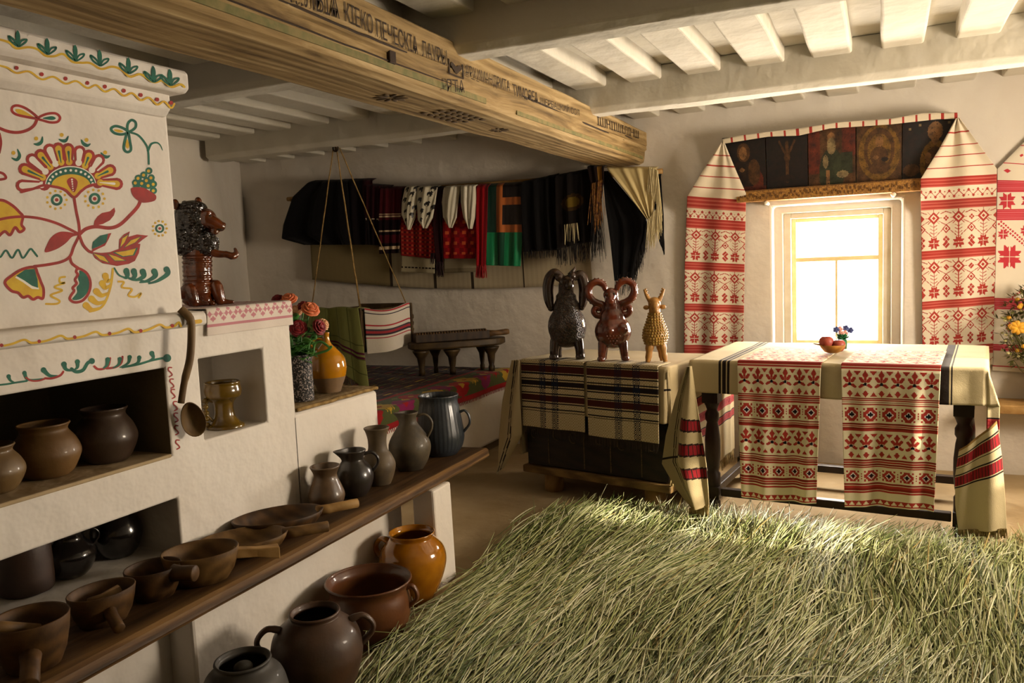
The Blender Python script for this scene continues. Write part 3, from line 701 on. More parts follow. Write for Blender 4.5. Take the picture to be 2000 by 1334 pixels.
# ------------------------------------------------------------------ pottery
def ceramic(name, c, c2, rough=.45, coat=.3, nscale=14, bmp=.08):
    return plain(name, S(c), rough, S(c2), nscale, coat, bmp, 60, spec=.5)
VR = lambda c: Vector((c.y, -c.x, 0)).normalized()           # to the right as seen from the room's middle
VA = lambda c: Vector((c.x, c.y, 0)).normalized()            # away from it
def place(u, vlow, z0, rb):
    P = onz(u, vlow, z0); s_ = (P-CAM).dot(CF)/FPX; c = P+VA(P)*rb*s_
    return c, (c-CAM).dot(CF)/FPX
def z_at(c, v):
    lo, hi = -1., 4.
    for _ in range(50):
        m_ = (lo+hi)/2
        if proj((c.x, c.y, m_))[1] > v: lo = m_
        else: hi = m_
    return lo
def pot(name, label, cat, u, vlow, z0, prof, vtop, mats, handles=(), group=None, wall=.006, spout=None, split=None, seg=48, fn=None, hmat=None, rim=True, handle_name='handle'):
    c, s_ = place(u, vlow, z0, prof[0][0]); H = z_at(c, vtop)-z0
    P = [(r*s_, f*H) for r, f in prof]
    out = crom(P, 6)
    rt = P[-1][0]; inn = [(max(r-wall, .001), z) for r, z in out if z > wall*1.5][::-1]
    lip = [(rt-wall*.15, H+wall*.45), (rt-wall*.5, H+wall*.62), (rt-wall*.85, H+wall*.45)]
    loop = [(0, 0)]+[(r, z) for r, z in out]+lip+inn+[(inn[-1][0]*.6, wall*1.5), (0, wall*1.5)]
    f2 = fn
    if spout is not None:
        a0 = math.atan2(*( (VR(c)*math.cos(math.radians(spout))+VA(c)*math.sin(math.radians(spout))).yx ))
        def f2(r, z, a):
            d = (a-a0+math.pi) % (2*math.pi)-math.pi; k = max(0, (z/H-.78)/.22)
            return r*(1+.42*k*math.exp(-(d/.38)**2)-.06*k*math.exp(-((abs(d)-.8)/.4)**2))
    mb = MB(); mb.lathe(loop, c, seg, 0, fn=f2)
    if split is not None:
        nf = len(mb.f)
        for i, f in enumerate(mb.f):
            zz = sum(mb.v[k][2] for k in f)/len(f)-z0
            if zz < split*H+.004*noise(i*.2): mb.m[i] = 1
    rad = lambda f: float(np.interp(f*H, [q[1] for q in out], [q[0] for q in out]))
    if not handles:
        o = mb.build(name, mats, origin=c); tag(o, label, cat, group); return o, c, s_, H
    root = thing(name, label, cat, c, group)
    mb.build('pot_body', mats, root)
    for (ang, f1, f2_, outp, th) in handles:
        d = VR(c)*math.cos(math.radians(ang))+VA(c)*math.sin(math.radians(ang)); r1, r2 = rad(f1), rad(f2_); z1, z2 = c.z+f1*H, c.z+f2_*H; rm = max(r1, r2)+outp*s_
        cc = Vector((c.x, c.y, 0)); Z = Vector((0, 0, 1))
        pts = [cc+d*(r1-.004)+Z*z1, cc+d*(r1+(rm-r1)*.55)+Z*(z1+.03*H), cc+d*rm+Z*(z1-.22*(z1-z2)), cc+d*(rm*.97+r2*.03)+Z*(z1-.6*(z1-z2)), cc+d*(r2-.004)+Z*z2]
        q = MB(); q.tube(crom([tuple(p) for p in pts], 6), [th*s_*1.15]*4+[th*s_]*17+[th*s_*1.15]*4, 10, 0, flat=.6); q.build(handle_name, hmat or mats[0] if isinstance(mats, list) else (hmat or mats), root)
    return root, c, s_, H

# jugs on the bench
BZ = .473
mt = lambda n, *a, **k: ceramic(n, *a, **k)
M['c1'] = mt('grey_brown_clay', '#6f563b', '#4a3826', .42, .25); M['c2'] = mt('black_smoked_clay', '#211c19', '#2e2722', .33, .5)
M['c3'] = mt('grey_ochre_clay', '#665438', '#4c3f2e', .6, .05); M['c4'] = mt('olive_grey_clay', '#564a34', '#3c3326', .55, .1)
M['c5'] = mt('blue_black_clay', '#24292d', '#303439', .38, .3)
g = None
pot('clay_pot', 'small open grey-brown jug without handle, lowest of the bench jugs', 'jug', 640, 995, BZ, [(26, 0), (33, .14), (35, .3), (30, .5), (23, .72), (23, .84), (29, 1)], 911, M['c1'])
pot('clay_jug', 'squat black glossy jug with a spout and loop handle on the bench', 'jug', 694, 973, BZ, [(22, 0), (32, .16), (38, .4), (34, .6), (23, .76), (21, .84), (26, 1)], 880, M['c2'], [(0, .9, .5, 10, 5)], spout=180)
pot('clay_vase', 'slim grey vase with a tall neck, between the black jug and the round jug', 'vase', 742, 950, BZ, [(22, 0), (29, .16), (33, .34), (27, .5), (19, .62), (18, .78), (21, .92), (25, 1)], 836, M['c3'])
pot('clay_jug', 'round olive-grey jug with narrow neck, lip and thin loop handle', 'jug', 803, 921, BZ, [(24, 0), (34, .14), (41, .36), (38, .52), (25, .72), (17, .82), (17, .92), (20, 1)], 806, M['c4'], [(-8, .93, .55, 8, 4.2)], spout=180)
def ribbed(r, z, a): return r*(1+.010*math.sin(a*34)) if z > .02 else r
pot('clay_pitcher', 'tall blue-black ribbed pitcher with a small side handle at the bench end', 'pitcher', 862, 893, BZ, [(32, 0), (42, .12), (47, .3), (45, .48), (41, .7), (37, .9), (39, 1)], 772, M['c5'], [(-12, .70, .36, 12, 4)], seg=102, fn=ribbed)

# large pots on the floor before the bench
M['c6'] = mt('amber_glaze', '#b9770f', '#9a5c0c', .12, 1.0, 9, .03); M['c7'] = mt('red_brown_glaze', '#6d411f', '#532f1c', .4, .35, 9)
M['c8'] = mt('dark_brown_clay', '#433124', '#553923', .5, .15, 7); M['c9'] = mt('grey_smoked_clay', '#49453e', '#3a3630', .6, .1, 9)
pot('glazed_pot', 'big shiny amber glazed pot beside the white bench leg', 'pot', 812, 1187, .003, [(34, 0), (45, .15), (60, .42), (65, .62), (60, .78), (46, .9), (41, .94), (45, 1)], 1040, M['c6'], [(150, .84, .55, 16, 8)])
pot('clay_bowl', 'wide red-brown pot with flared rim and ear handle, in front of the amber pot', 'pot', 728, 1270, .003, [(52, 0), (66, .12), (77, .4), (79, .66), (75, .86), (80, .96), (84, 1)], 1133, M['c7'], [(-15, .86, .55, 14, 7)], wall=.009)
pot('clay_pot', 'large dark brown two-handled pot on the floor', 'pot', 628, 1392, .003, [(48, 0), (66, .14), (85, .46), (87, .62), (78, .8), (52, .93), (46, .96), (49, 1)], 1196, M['c8'], [(0, .86, .58, 20, 9), (180, .86, .58, 20, 9)], wall=.009)
pot('clay_pot', 'grey smoked pot nearest the viewer with a round stopper inside', 'pot', 490, 1492, .003, [(48, 0), (66, .16), (82, .5), (82, .66), (72, .84), (54, .93), (50, .97), (54, 1)], 1290, M['c9'], wall=.009)
c, s_ = place(490, 1492, .003, 48); z = z_at(c, 1290)
mb = MB(); mb.ell((c.x-.004, c.y+.004, z-.022), (.027, .027, .016)); mb.tube([(c.x-.004, c.y+.004, .02), (c.x-.004, c.y+.004, z-.03)], .009, 10)
tag(mb.build('wooden_stopper', M['c9'], origin=(c.x, c.y, .02)), 'round knobbed stirrer standing in the grey pot nearest the viewer', 'stopper')

# vase and jug on the step, on a woven mat
mat_ = thing('woven_mat', 'small coarse woven mat with rope edge on the stove step', 'mat', (-2.3, 2.6, .827))
M['mat'] = cloth('coarse_sacking', S('#95805c'), S('#6a5639'), .95, 160, .7, 60); M['rope'] = cloth('hemp_rope', S('#a88a58'), S('#7d6238'), .95, 200, .6)
mb = MB(); mb.grid(lambda a, b: Vector((-2.62+.618*b, B_Y1+.006+(B_Y2-B_Y1-.012)*a, .836+.002*noise(a*6, b*5))), 14, 10); mb.build('mat_sheet', M['mat'], mat_, solid=.012)
mb = MB(); mb.tube(crom([(-2.0+.002*noise(k*2.), B_Y1+.01+(B_Y2-B_Y1-.03)*k/14, .836+.003*noise(k*3.1)) for k in range(15)]+[(-2.02, B_Y2-.008, .836), (-2.3, B_Y2-.006, .836)], 3), .0075, 8); mb.build('rope_edge', M['rope'], mat_)
m, t, b = nt('speckled_black_beads'); v = coords(t); vo = N(t, 'ShaderNodeTexVoronoi'); vo.inputs['Scale'].default_value = 190; t.links.new(v, vo.inputs['Vector'])
t.links.new(ramp(t, noisetex(t, v, 150, 2), [(.53, S('#120f0d')), (.63, S('#a89a92'))]), b.inputs['Base Color']); bump(t, b, vo.outputs['Distance'], .7, .004); b.inputs['Roughness'].default_value = .5
M['speck'] = m
VZ = .843
o, vc, vs_, vH = pot('flower_vase', 'black and white speckled cylinder vase full of roses', 'vase', 592, 785, VZ, [(21.5, 0), (22, .1), (22, .6), (22, .9), (23, 1)], 693, M['speck'], wall=.004)
M['c10'] = mt('mustard_glaze', '#cf8a0e', '#b87708', .12, 1.0, 9, .02); M['c11'] = mt('bare_grey_clay', '#705a42', '#8a6c48', .7, 0, 12)
root, jc, js, jH = pot('gourd_jug', 'mustard yellow glazed gourd jug with unglazed grey foot', 'jug', 644, 768, VZ, [(22, 0), (25, .08), (33, .26), (36, .42), (32, .58), (19, .72), (9, .82), (6, .92), (7, 1)], 650, [M['c10'], M['c11']], [(175, .88, .72, 9, 3.5)], split=.25, wall=.004)

# pots in the stove niches
M['c12'] = mt('ochre_brown_clay', '#755529', '#5d411e', .55, .1, 8); M['c13'] = mt('dark_umber_clay', '#3d2c21', '#48382b', .42, .35, 8); M['c14'] = mt('pale_brown_clay', '#735a34', '#5d4628', .5, .15, 8)
NZ = .8125
bel = [(38, 0), (48, .1), (60, .34), (62, .5), (54, .7), (43, .85), (42, .92), (47, 1)]
pot('clay_pot', 'ochre brown round cooking pot in the middle of the upper niche', 'pot', 95, 936, NZ, bel, 829, M['c12'])
pot('clay_pot', 'dark umber cooking pot at the right end of the upper niche', 'pot', 212, 906, NZ, [(r*.92, f) for r, f in bel], 798, M['c13'])
pot('clay_pot', 'pale brown cooking pot cut by the left picture edge in the upper niche', 'pot', -12, 968, NZ, [(r*.95, f) for r, f in bel], 872, M['c14'])
M['c15'] = mt('black_glaze', '#14100f', '#1f1a18', .2, .8, 8); M['c16'] = mt('brown_crock', '#443024', '#37261c', .5, .1, 8)
LZ = .487
pot('clay_crock', 'straight brown crock at the left end of the lower niche', 'crock', 55, 1166, LZ, [(44, 0), (48, .04), (49, .3), (48, .7), (46, .9), (48, 1)], 1045, M['c16'])
pot('clay_jug', 'small glossy black jug with handle in the lower niche', 'jug', 141, 1131, LZ, [(26, 0), (38, .14), (47, .4), (44, .56), (30, .74), (27, .86), (31, 1)], 1032, M['c15'], [(10, .88, .55, 8, 5)])
pot('clay_pot', 'glossy black round pot at the right of the lower niche', 'pot', 233, 1091, LZ, [(27, 0), (38, .14), (47, .42), (45, .6), (36, .8), (32, .88), (36, 1)], 988, M['c15'])
M['c17'] = mt('olive_mustard_glaze', '#785a0d', '#543d0a', .22, .8, 10, .05)
root, gc, gs, gH = pot('glazed_goblet', 'olive yellow glazed goblet with knobbed handle in the square niche', 'goblet', 441, 840, .824, [(36, 0), (35, .05), (28, .11), (20, .24), (18, .4), (19, .54), (24, .62), (33, .70), (35, .82), (33, .94), (34, 1)], 747, M['c17'], [(195, .60, .16, 10, 4.5)])
q = MB()
for k in range(5):
    p = Vector((gc.x, gc.y, 0))+VR(gc)*-.060+VA(gc)*-.016; q.ell((p.x, p.y, .84+k*.021), (.011, .011, .0095))
q.build('knobbed_stem', M['c17'], root)

# ------------------------------------------------------------------ carved wooden ware on the bench
def scoop(name, label, u, v, h, a, b_, ang, mats, hl, hr, hz=.75, sq=False, hmat=None, wall=.008, deep=.7, taper=1., drop=0, handle_ang=0, nose=0, z0=BZ):
    """hollowed oval bowl: rim centre on pixel ray (u, v) at height z0+h; ang turns its long axis from the image's right"""
    c = onz(u, v, z0+h); s_ = (c-CAM).dot(CF)/FPX; a *= s_; b_ *= s_; hl *= s_; hr *= s_
    X = (VR(c)*math.cos(math.radians(ang))+VA(c)*math.sin(math.radians(ang))); Y = Vector((-X.y, X.x, 0)); Z = Vector((0, 0, 1)); base = Vector((c.x, c.y, z0))
    root = thing(name, label, name.split('_')[-1], base)
    def shell(al, k0, k1):
        pass
    mb = MB(); vs = []; fs = []; seg = 40
    rings = [(0, 0)]+[(.55, 0), (.68, .02), (.84, .3), (.95, .68), (1, 1.0)]+[(.985, 1.03), (.95, 1.0)]+[(.86, .72), (.74, .38), (.5, .14), (0, .12)]
    for (r, zz) in rings:
        for k in range(seg):
            t_ = 2*math.pi*k/seg; e = 1+nose*max(0, -math.cos(t_))**3
            rise = nose*.6*max(0, -math.cos(t_))**2*zz*h
            vs.append(base+X*(a*r*math.cos(t_)*e)+Y*(b_*r*math.sin(t_))+Z*(zz*h+rise))
    for i in range(len(rings)-1):
        for k in range(seg): k2 = (k+1) % seg; fs.append((i*seg+k, i*seg+k2, (i+1)*seg+k2, (i+1)*seg+k))
    mb.add(vs, fs); mb.build('bowl', mats, root, merge=True)
    HX = Matrix.Rotation(math.radians(handle_ang), 3, 'Z') @ X
    ra = abs(a*math.cos(math.radians(handle_ang)))+abs(b_*math.sin(math.radians(handle_ang)))*1.0; ra = math.hypot(a*math.cos(math.radians(handle_ang)), b_*math.sin(math.radians(handle_ang)))
    p0 = base+HX*(ra*.86)+Z*(hz*h); p1 = base+HX*(ra+hl)+Z*(hz*h-drop)
    q = MB()
    if sq:
        sd = Vector((-HX.y, HX.x, 0)); vs = []
        for p, k in ((p0, 1), (p0.lerp(p1, .5), .9), (p1, taper)):
            for (i, j) in ((-1, -1), (1, -1), (1, 1), (-1, 1)): vs.append(p+sd*i*hr*k+Z*j*hr*k)
        fs = [(3, 2, 1, 0), (8, 9, 10, 11)]+[(r*4+k, r*4+(k+1) % 4, (r+1)*4+(k+1) % 4, (r+1)*4+k) for r in range(2) for k in range(4)]
        q.add(vs, fs, 0, False); q.build('handle', hmat or mats, root, bevel=.003)
    else:
        q.tube([p0, p0.lerp(p1, .3), p0.lerp(p1, .6), p1-(p1-p0).normalized()*.002, p1], [hr*1.15, hr, hr*(1+taper)/2, hr*taper, hr*taper*.9], 16); q.build('handle', hmat or mats, root)
    return root, base, s_, X, Y
M['w1'] = wood('wood_scoop_dark', S('#33210f'), S('#553a1d'), (14, 26, 26), .5, .2); M['w2'] = wood('wood_scoop_tan', S('#594020'), S('#7b5c33'), (14, 26, 26), .55, .2)
M['w3'] = wood('wood_scoop_brown', S('#402b15'), S('#604322'), (14, 26, 26), .55, .2)
scoop('wooden_scoop', 'long shallow wooden scoop with round pale handle, next to the jugs', 546, 1005, .055, 86, 58, 14, M['w1'], 74, 9.5, hmat=M['wood_l'], nose=.06)
scoop('wooden_scoop', 'tan shallow wooden scoop with thick round handle, second from the jugs', 480, 1047, .052, 80, 58, 4, M['w2'], 80, 11, hmat=M['w2'], nose=.1)
scoop('wooden_dipper', 'deep wooden dipper with square handle, third from the jugs', 391, 1074, .09, 72, 60, 2, M['w2'], 76, 10, .72, True, hmat=M['wood_l'], taper=1.25, drop=.02)
scoop('wooden_dipper', 'dark wooden dipper with short log handle facing the viewer, fourth from the jugs', 298, 1107, .085, 54, 48, 28, M['w1'], 40, 15, .8, False, hmat=M['w3'], handle_ang=-62, taper=1.05)
r_, ba, s2, X, Y = scoop('wooden_trough', 'oval wooden trough with a handle pointing at the viewer, holding a short pestle', 198, 1152, .085, 64, 50, 24, M['w3'], 46, 11, .5, False, hmat=M['w3'], handle_ang=-100, drop=.022)
q = MB(); q.tube([ba+X*-.035+Vector((0, 0, .062)), ba+X*.0+Vector((0, 0, .060)), ba+X*.045+Vector((0, 0, .064))], [.013, .014, .019], 14)
tag(q.build('wooden_pestle', M['w2'], origin=ba+Vector((0, 0, .05))), 'short wooden pestle lying in the oval trough', 'pestle')
r_, ba, s2, X, Y = scoop('wooden_mortar', 'round footed wooden bowl at the near end of the bench, cut by the picture edge', 58, 1206, .115, 70, 70, 0, M['w3'], 60, 17, .45, False, hmat=M['w3'], handle_ang=-95, drop=.03)
q = MB(); q.tube([ba+X*-.16+Y*-.03+Vector((0, 0, .118)), ba+X*-.06+Vector((0, 0, .108)), ba+X*.015+Y*.01+Vector((0, 0, .075))], [.015, .0155, .016], 14)
tag(q.build('wooden_pestle', M['w2'], origin=ba+Vector((0, 0, .05))), 'long wooden pestle leaning in the round bowl at the near bench end', 'pestle')

# ladle hanging on the stove ledge
ld = thing('wooden_ladle', 'long-handled wooden ladle hanging from the ledge of the stove', 'ladle', onx(366, 700, -1.93))
M['w_l'] = wood('ladle_wood', S('#5c4529'), S('#7d633e'), (30, 30, 6), .6, .2)
pts = [onx(u, v, -1.93) for u, v in ((360, 603), (371, 622), (374, 650), (371, 700), (366, 745), (363, 788))]
pts[0].x += -.018; pts[-1].x -= .02; pts[-2].x -= .012
mb = MB(); mb.tube(crom([tuple(p) for p in pts], 5), [.0125]*6+[.0115]*14+[.010]*6, 12); mb.build('ladle_handle', M['w_l'], ld)
bc = onx(376, 818, -1.955); bt = onx(366, 786, -1.955); bb = onx(388, 852, -1.955)
ax = (bt-bb); hl = ax.length/2; ax.normalize(); nrm = Vector((.72, -.62, .3)); nrm = (nrm-ax*nrm.dot(ax)).normalized(); sd = ax.cross(nrm); cc = (bt+bb)/2
mb = MB(); vs = []; fs = []; seg = 28
rings = [(0, -.030), (.5, -.026), (.85, -.014), (1, 0), (.97, .003), (.92, 0), (.78, -.009), (.45, -.018), (0, -.021)]
for r, d in rings:
    for k in range(seg): a = 2*math.pi*k/seg; vs.append(cc+ax*hl*r*math.cos(a)+sd*.036*r*math.sin(a)*(1-.12*math.cos(a))+nrm*d)
for i in range(len(rings)-1):
    for k in range(seg): k2 = (k+1) % seg; fs.append((i*seg+k, i*seg+k2, (i+1)*seg+k2, (i+1)*seg+k))
mb.add(vs, fs); mb.build('ladle_bowl', M['w_l'], ld, merge=True)

# ------------------------------------------------------------------ roses in the speckled vase
M['coral'] = plain('coral_petal', S('#e88a5c'), .6, S('#d9703f'), 60); M['crimson'] = plain('crimson_petal', S('#8e0f16'), .6, S('#5f080f'), 60)
M['peach'] = plain('peach_petal', S('#e6b58a'), .6, S('#d99a6a'), 60); M['stem'] = plain('flower_stem', S('#4d8a36'), .55, S('#2f6424'), 40); M['leafl'] = plain('light_leaf', S('#6da04a'), .5, S('#3f7a34'), 40)
vtop = Vector((vc.x, vc.y, VZ+vH))
def rose(label, u, v, d, r, mat, face):
    P = onz(600, 640, 1.2); dep = (vc-CAM).dot(CF)+d; P = CAM+ray(u, v)*dep
    r *= 1.12; ro = thing('rose', label, 'flower', vtop-Vector((0, 0, .03)), 'roses in the speckled vase')
    ax = (VR(P)*face[0]-VA(P)*face[1]+Vector((0, 0, face[2]))).normalized(); q_ = ax.to_track_quat('Z', 'Y').to_matrix()
    mb = MB()
    mb.ell(P, (r*.5, r*.5, r*.45), 0, q_, 14, 8)
    for ring, (n_, rr, zz, sz, tilt) in enumerate(((3, .28, .22, .5, 20), (5, .5, .1, .6, 42), (6, .72, -.06, .66, 62), (7, .86, -.2, .66, 80))):
        for k in range(n_):
            a = 2*math.pi*(k+.5*ring)/n_+.2*rnd.random(); R_ = Matrix.Rotation(a, 3, 'Z') @ Matrix.Rotation(math.radians(tilt), 3, 'Y')
            mb.ell(P+q_ @ (Matrix.Rotation(a, 3, 'Z') @ Vector((rr*r*.72, 0, zz*r))), (r*sz*.62, r*sz*.8, r*.10), 0, q_ @ (Matrix.Rotation(a, 3, 'Z') @ Matrix.Rotation(math.radians(tilt-80), 3, 'Y')), 10, 6)
    mb.build('bloom', mat, ro)
    base = vtop+Vector((rnd.uniform(-.012, .012), rnd.uniform(-.012, .012), -.05)); mid = base.lerp(P, .5)+Vector((0, 0, .02))
    mb = MB(); mb.tube(crom([tuple(base), tuple(mid), tuple(P-ax*r*.35)], 6), .0032, 6); mb.build('stem', M['stem'], ro)
    mb = MB()
    for k in range(5):
        b0 = base.lerp(P, .25+.13*k); dr = Vector((rnd.uniform(-1, 1), rnd.uniform(-1, .4), rnd.uniform(-.2, .7))).normalized(); L = .062; sdv = dr.cross(Vector((0, 0, 1))).normalized()
        mb.grid(lambda s, t_: b0+dr*L*t_+sdv*(s-.5)*.042*math.sin(math.pi*min(1, t_*.95+.03))+Vector((0, 0, -.02*t_*t_+.006*abs(s-.5))), 4, 8)
    mb.build('leaves', M['leafl'] if rnd.random() < .6 else M['stem'], ro, solid=.001)
rose('large coral rose at the top right of the vase bouquet', 607, 602, -.02, .034, M['coral'], (.3, .6, .7))
rose('coral rose at the back left above the stove towel', 563, 583, .03, .032, M['coral'], (-.2, .5, .8))
rose('peach rose below the coral rose, near the stove corner', 577, 606, .02, .026, M['peach'], (0, .6, .6))
rose('dark crimson rose at the far back left, half hidden by the stove towel', 541, 583, .04, .024, M['crimson'], (-.3, .4, .8))
rose('crimson rose behind the large coral rose', 592, 596, .03, .026, M['crimson'], (-.2, .3, .9))
rose('crimson rose at the front left of the bouquet, low over the vase', 583, 641, -.05, .031, M['crimson'], (0, 1, .3))
rose('crimson rose at the front right of the bouquet', 625, 638, -.03, .030, M['crimson'], (.7, .6, .3))
rose('peach rose peeking out behind the right crimson rose', 634, 632, .02, .024, M['peach'], (.8, .3, .5))
mb = MB()
for (pp) in ([(612, 690), (615, 672), (628, 668), (645, 680)], [(600, 700), (605, 668), (617, 660), (612, 648)], [(575, 700), (570, 668), (566, 660), (572, 690)], [(605, 695), (622, 690), (640, 684), (648, 676)]):
    dep = (vc-CAM).dot(CF)-.04; mb.tube(crom([tuple(CAM+ray(u, v)*dep) for u, v in pp], 6), .0045, 7)
for k in range(26):
    b0 = vtop+Vector((rnd.uniform(-.02, .02), rnd.uniform(-.02, .02), rnd.uniform(0, .05))); a = rnd.uniform(0, 6.28); dr = Vector((math.cos(a), math.sin(a), rnd.uniform(.1, .8))).normalized(); sdv = dr.cross(Vector((0, 0, 1))).normalized(); L = rnd.uniform(.05, .085)
    mb.grid(lambda s, t_: b0+dr*L*t_+sdv*(s-.5)*.045*math.sin(math.pi*min(1, t_*.95+.03))+Vector((0, 0, -.03*t_*t_+.006*abs(s-.5))), 4, 8)
tag(mb.build('rose_foliage', M['stem'], origin=vtop, solid=.001), 'curly green foliage spilling over the speckled vase rim', 'foliage')
# ------------------------------------------------------------------ woven and embroidered cloth
class Canvas:
    """a chart of woven cells; every cell takes a palette colour"""
    def __init__(s, w_, h_, pal): s.w = w_; s.h = h_; s.a = np.zeros((h_, w_), int); s.pal = np.array(pal); s.Y, s.X = np.mgrid[0:h_, 0:w_]
    def put(s, m_, k): s.a[m_] = k
    def rect(s, x0, y0, x1, y1, k): s.a[max(0, int(round(y0))):max(0, int(round(y1))), max(0, int(round(x0))):max(0, int(round(x1)))] = k
    def dia(s, cx, cy, rx, ry, k): s.put(abs(s.X-cx)/rx+abs(s.Y-cy)/ry <= 1, k)
    def ell(s, cx, cy, rx, ry, k): s.put(((s.X-cx)/rx)**2+((s.Y-cy)/ry)**2 <= 1, k)
    def line(s, x0, y0, x1, y1, wd, k):
        L = max(1e-6, math.hypot(x1-x0, y1-y0)); t_ = np.clip(((s.X-x0)*(x1-x0)+(s.Y-y0)*(y1-y0))/L/L, 0, 1)
        s.put(np.hypot(s.X-x0-t_*(x1-x0), s.Y-y0-t_*(y1-y0)) <= wd/2, k)
    def star(s, cx, cy, r, k):
        x, y = abs(s.X-cx), abs(s.Y-cy); mx_, mn = np.maximum(x, y), np.minimum(x, y)
        s.put((mx_ <= r) & (mn >= mx_*.10) & ((mn+mx_*.0 <= r*.52) & (mx_-mn*1.0 <= r*.62) | (mn <= (r-mx_)*1.0) & (mx_ > r*.4)) & (mx_ > .9), k)
    def tri(s, cx, y0, y1, hw, k): s.put((s.Y >= min(y0, y1)) & (s.Y <= max(y0, y1)) & (abs(s.X-cx) <= hw*abs(s.Y-y0)/max(1, abs(y1-y0))), k)
    def bandset(s, y0, y1, n, k, k2=None):
        if k2 is not None: s.rect(0, y0, s.w, y1, k2)
        st_ = (y1-y0)/n
        for i in range(n): s.rect(0, y0+i*st_, s.w, y0+i*st_+st_*.62, k)
    def fn(s):
        C = s.pal[s.a]
        def f(x, y): return tuple(C[min(s.h-1, int(y*s.h)), min(s.w-1, int(x*s.w))])
        return f
def pl_interp(P, t_):
    P = [np.array(p, float) for p in P]; L = [0.]
    for i in range(len(P)-1): L.append(L[-1]+np.linalg.norm(P[i+1]-P[i]))
    d = t_*L[-1]
    for i in range(len(P)-1):
        if d <= L[i+1]+1e-9:
            f = (d-L[i])/max(1e-9, L[i+1]-L[i]); return P[i]*(1-f)+P[i+1]*f
    return P[-1]
def drape(mb, Lf, Rt, surf, nu, nv, colfn, wave=None, mi=0):
    """hang a sheet between a left and a right outline; surf(u, v, out) gives the point, out metres in front of its carrier"""
    Lp = [pl_interp(Lf, j/nv) for j in range(nv+1)]; Rp = [pl_interp(Rt, j/nv) for j in range(nv+1)]
    def fn(s, t_):
        j = int(round(t_*nv)); p = Lp[j]*(1-s)+Rp[j]*s
        return surf(p[0], p[1], wave(s, t_) if wave else 0)
    mb.grid(fn, nu, nv, mi, colfn)
def onwall(y): return lambda u, v, out: ony(u, v, y)+Vector((0, -out, 0))
def folds(n, amp, ph=0, top=.0, grow=1.):
    def f(s, t_): return amp*(.35+.65*t_**grow)*(math.sin(2*math.pi*n*s+ph+.8*math.sin(3*t_+ph))+.45*math.sin(2*math.pi*n*1.9*s+2*ph))-(top*(1-t_/.06)**2 if top and t_ < .06 else 0)
    return f
def fringe(mb, pts, length, surf, n, jit=.25, wd=.0018, out=0, mi=0, sag=(0, 0)):
    for i in range(n):
        p = pl_interp(pts, (i+rnd.random()*.6)/n); L = length*(1-jit*rnd.random()); dx = rnd.uniform(-.12, .12)*L+sag[0]
        o_ = out+rnd.uniform(-.004, .006); q = [surf(p[0], p[1]-1, o_), surf(p[0]+dx*.4, p[1]+L*.35, o_+rnd.uniform(-.003, .003)), surf(p[0]+dx, p[1]+L, o_)]
        mb.tube(q, [wd, wd, wd*.6], 4, mi, cap=False)
M['weave'] = woven('red_white_weave', .92); M['weave_l'] = woven('linen_weave', .95, 260, .45)
LIN, RDW, RD2 = S('#dcceb5'), S('#a63a32'), S('#c06457')
# long embroidered towels over the icons, and the next one on the right
def flower_band(c, y0, y1, n, k=1):
    h = y1-y0; cw = c.w/n
    for i in range(n):
        cx = cw*(i+.5)-.5
        c.line(cx, y0+h*.28, cx, y0+h*.74, 1.6, k)
        r = h*.125
        for a in range(8): c.line(cx, y0+h*.17, cx+math.cos(a*.785)*r*1.75, y0+h*.17+math.sin(a*.785)*r*1.75, 1.2, k)
        c.dia(cx, y0+h*.17, r*1.35, r*1.35, k); c.dia(cx, y0+h*.17, r*.78, r*.78, 0); c.dia(cx, y0+h*.17, r*.42, r*.42, k)
        c.star(cx, y0+h*.83, h*.15, k)
        for q in range(4):
            yy = y0+h*(.36+.09*q)
            for sgn in (-1, 1): c.line(cx, yy+h*.05, cx+sgn*cw*.14, yy, 1.1, k)
        for sgn in (-1, 1):
            c.line(cx+sgn*cw*.12, y0+h*.62, cx+sgn*cw*.5, y0+h*.40, 1.2, k); c.line(cx+sgn*cw*.2, y0+h*.25, cx+sgn*cw*.5, y0+h*.36, 1.2, k)
            c.line(cx+sgn*cw*.28, y0+h*.06, cx+sgn*cw*.5, y0+h*.0, 1.4, k)
    for i in range(n+1):
        cx = cw*i
        c.dia(cx, y0+h*.46, cw*.17, h*.12, k); c.dia(cx, y0+h*.46, cw*.11, h*.08, 0); c.dia(cx, y0+h*.46, cw*.06, h*.045, k)
        for (dy, r) in ((.18, .05), (.74, .06), (.88, .06)):
            for (a, b_) in ((-1, 0), (1, 0), (0, -1), (0, 1)): c.dia(cx+a*r*h*.9, y0+h*dy+b_*r*h*.9, r*h*.8, r*h*.8, k)
def zig_band(c, y0, y1, n, k=1):
    h = y1-y0; cw = c.w/n
    for i in range(n):
        c.line(cw*i, y0+h*.25, cw*(i+.5), y0+h*.75, 1.2, k); c.line(cw*(i+.5), y0+h*.75, cw*(i+1), y0+h*.25, 1.2, k)
        c.dia(cw*i, y0+h*.22, 3.0, 3.0, k); c.dia(cw*(i+.5), y0+h*.78, 3.0, 3.0, k); c.dia(cw*(i+.5), y0+h*.3, 1.3, 1.3, k); c.dia(cw*i, y0+h*.75, 1.3, 1.3, k)
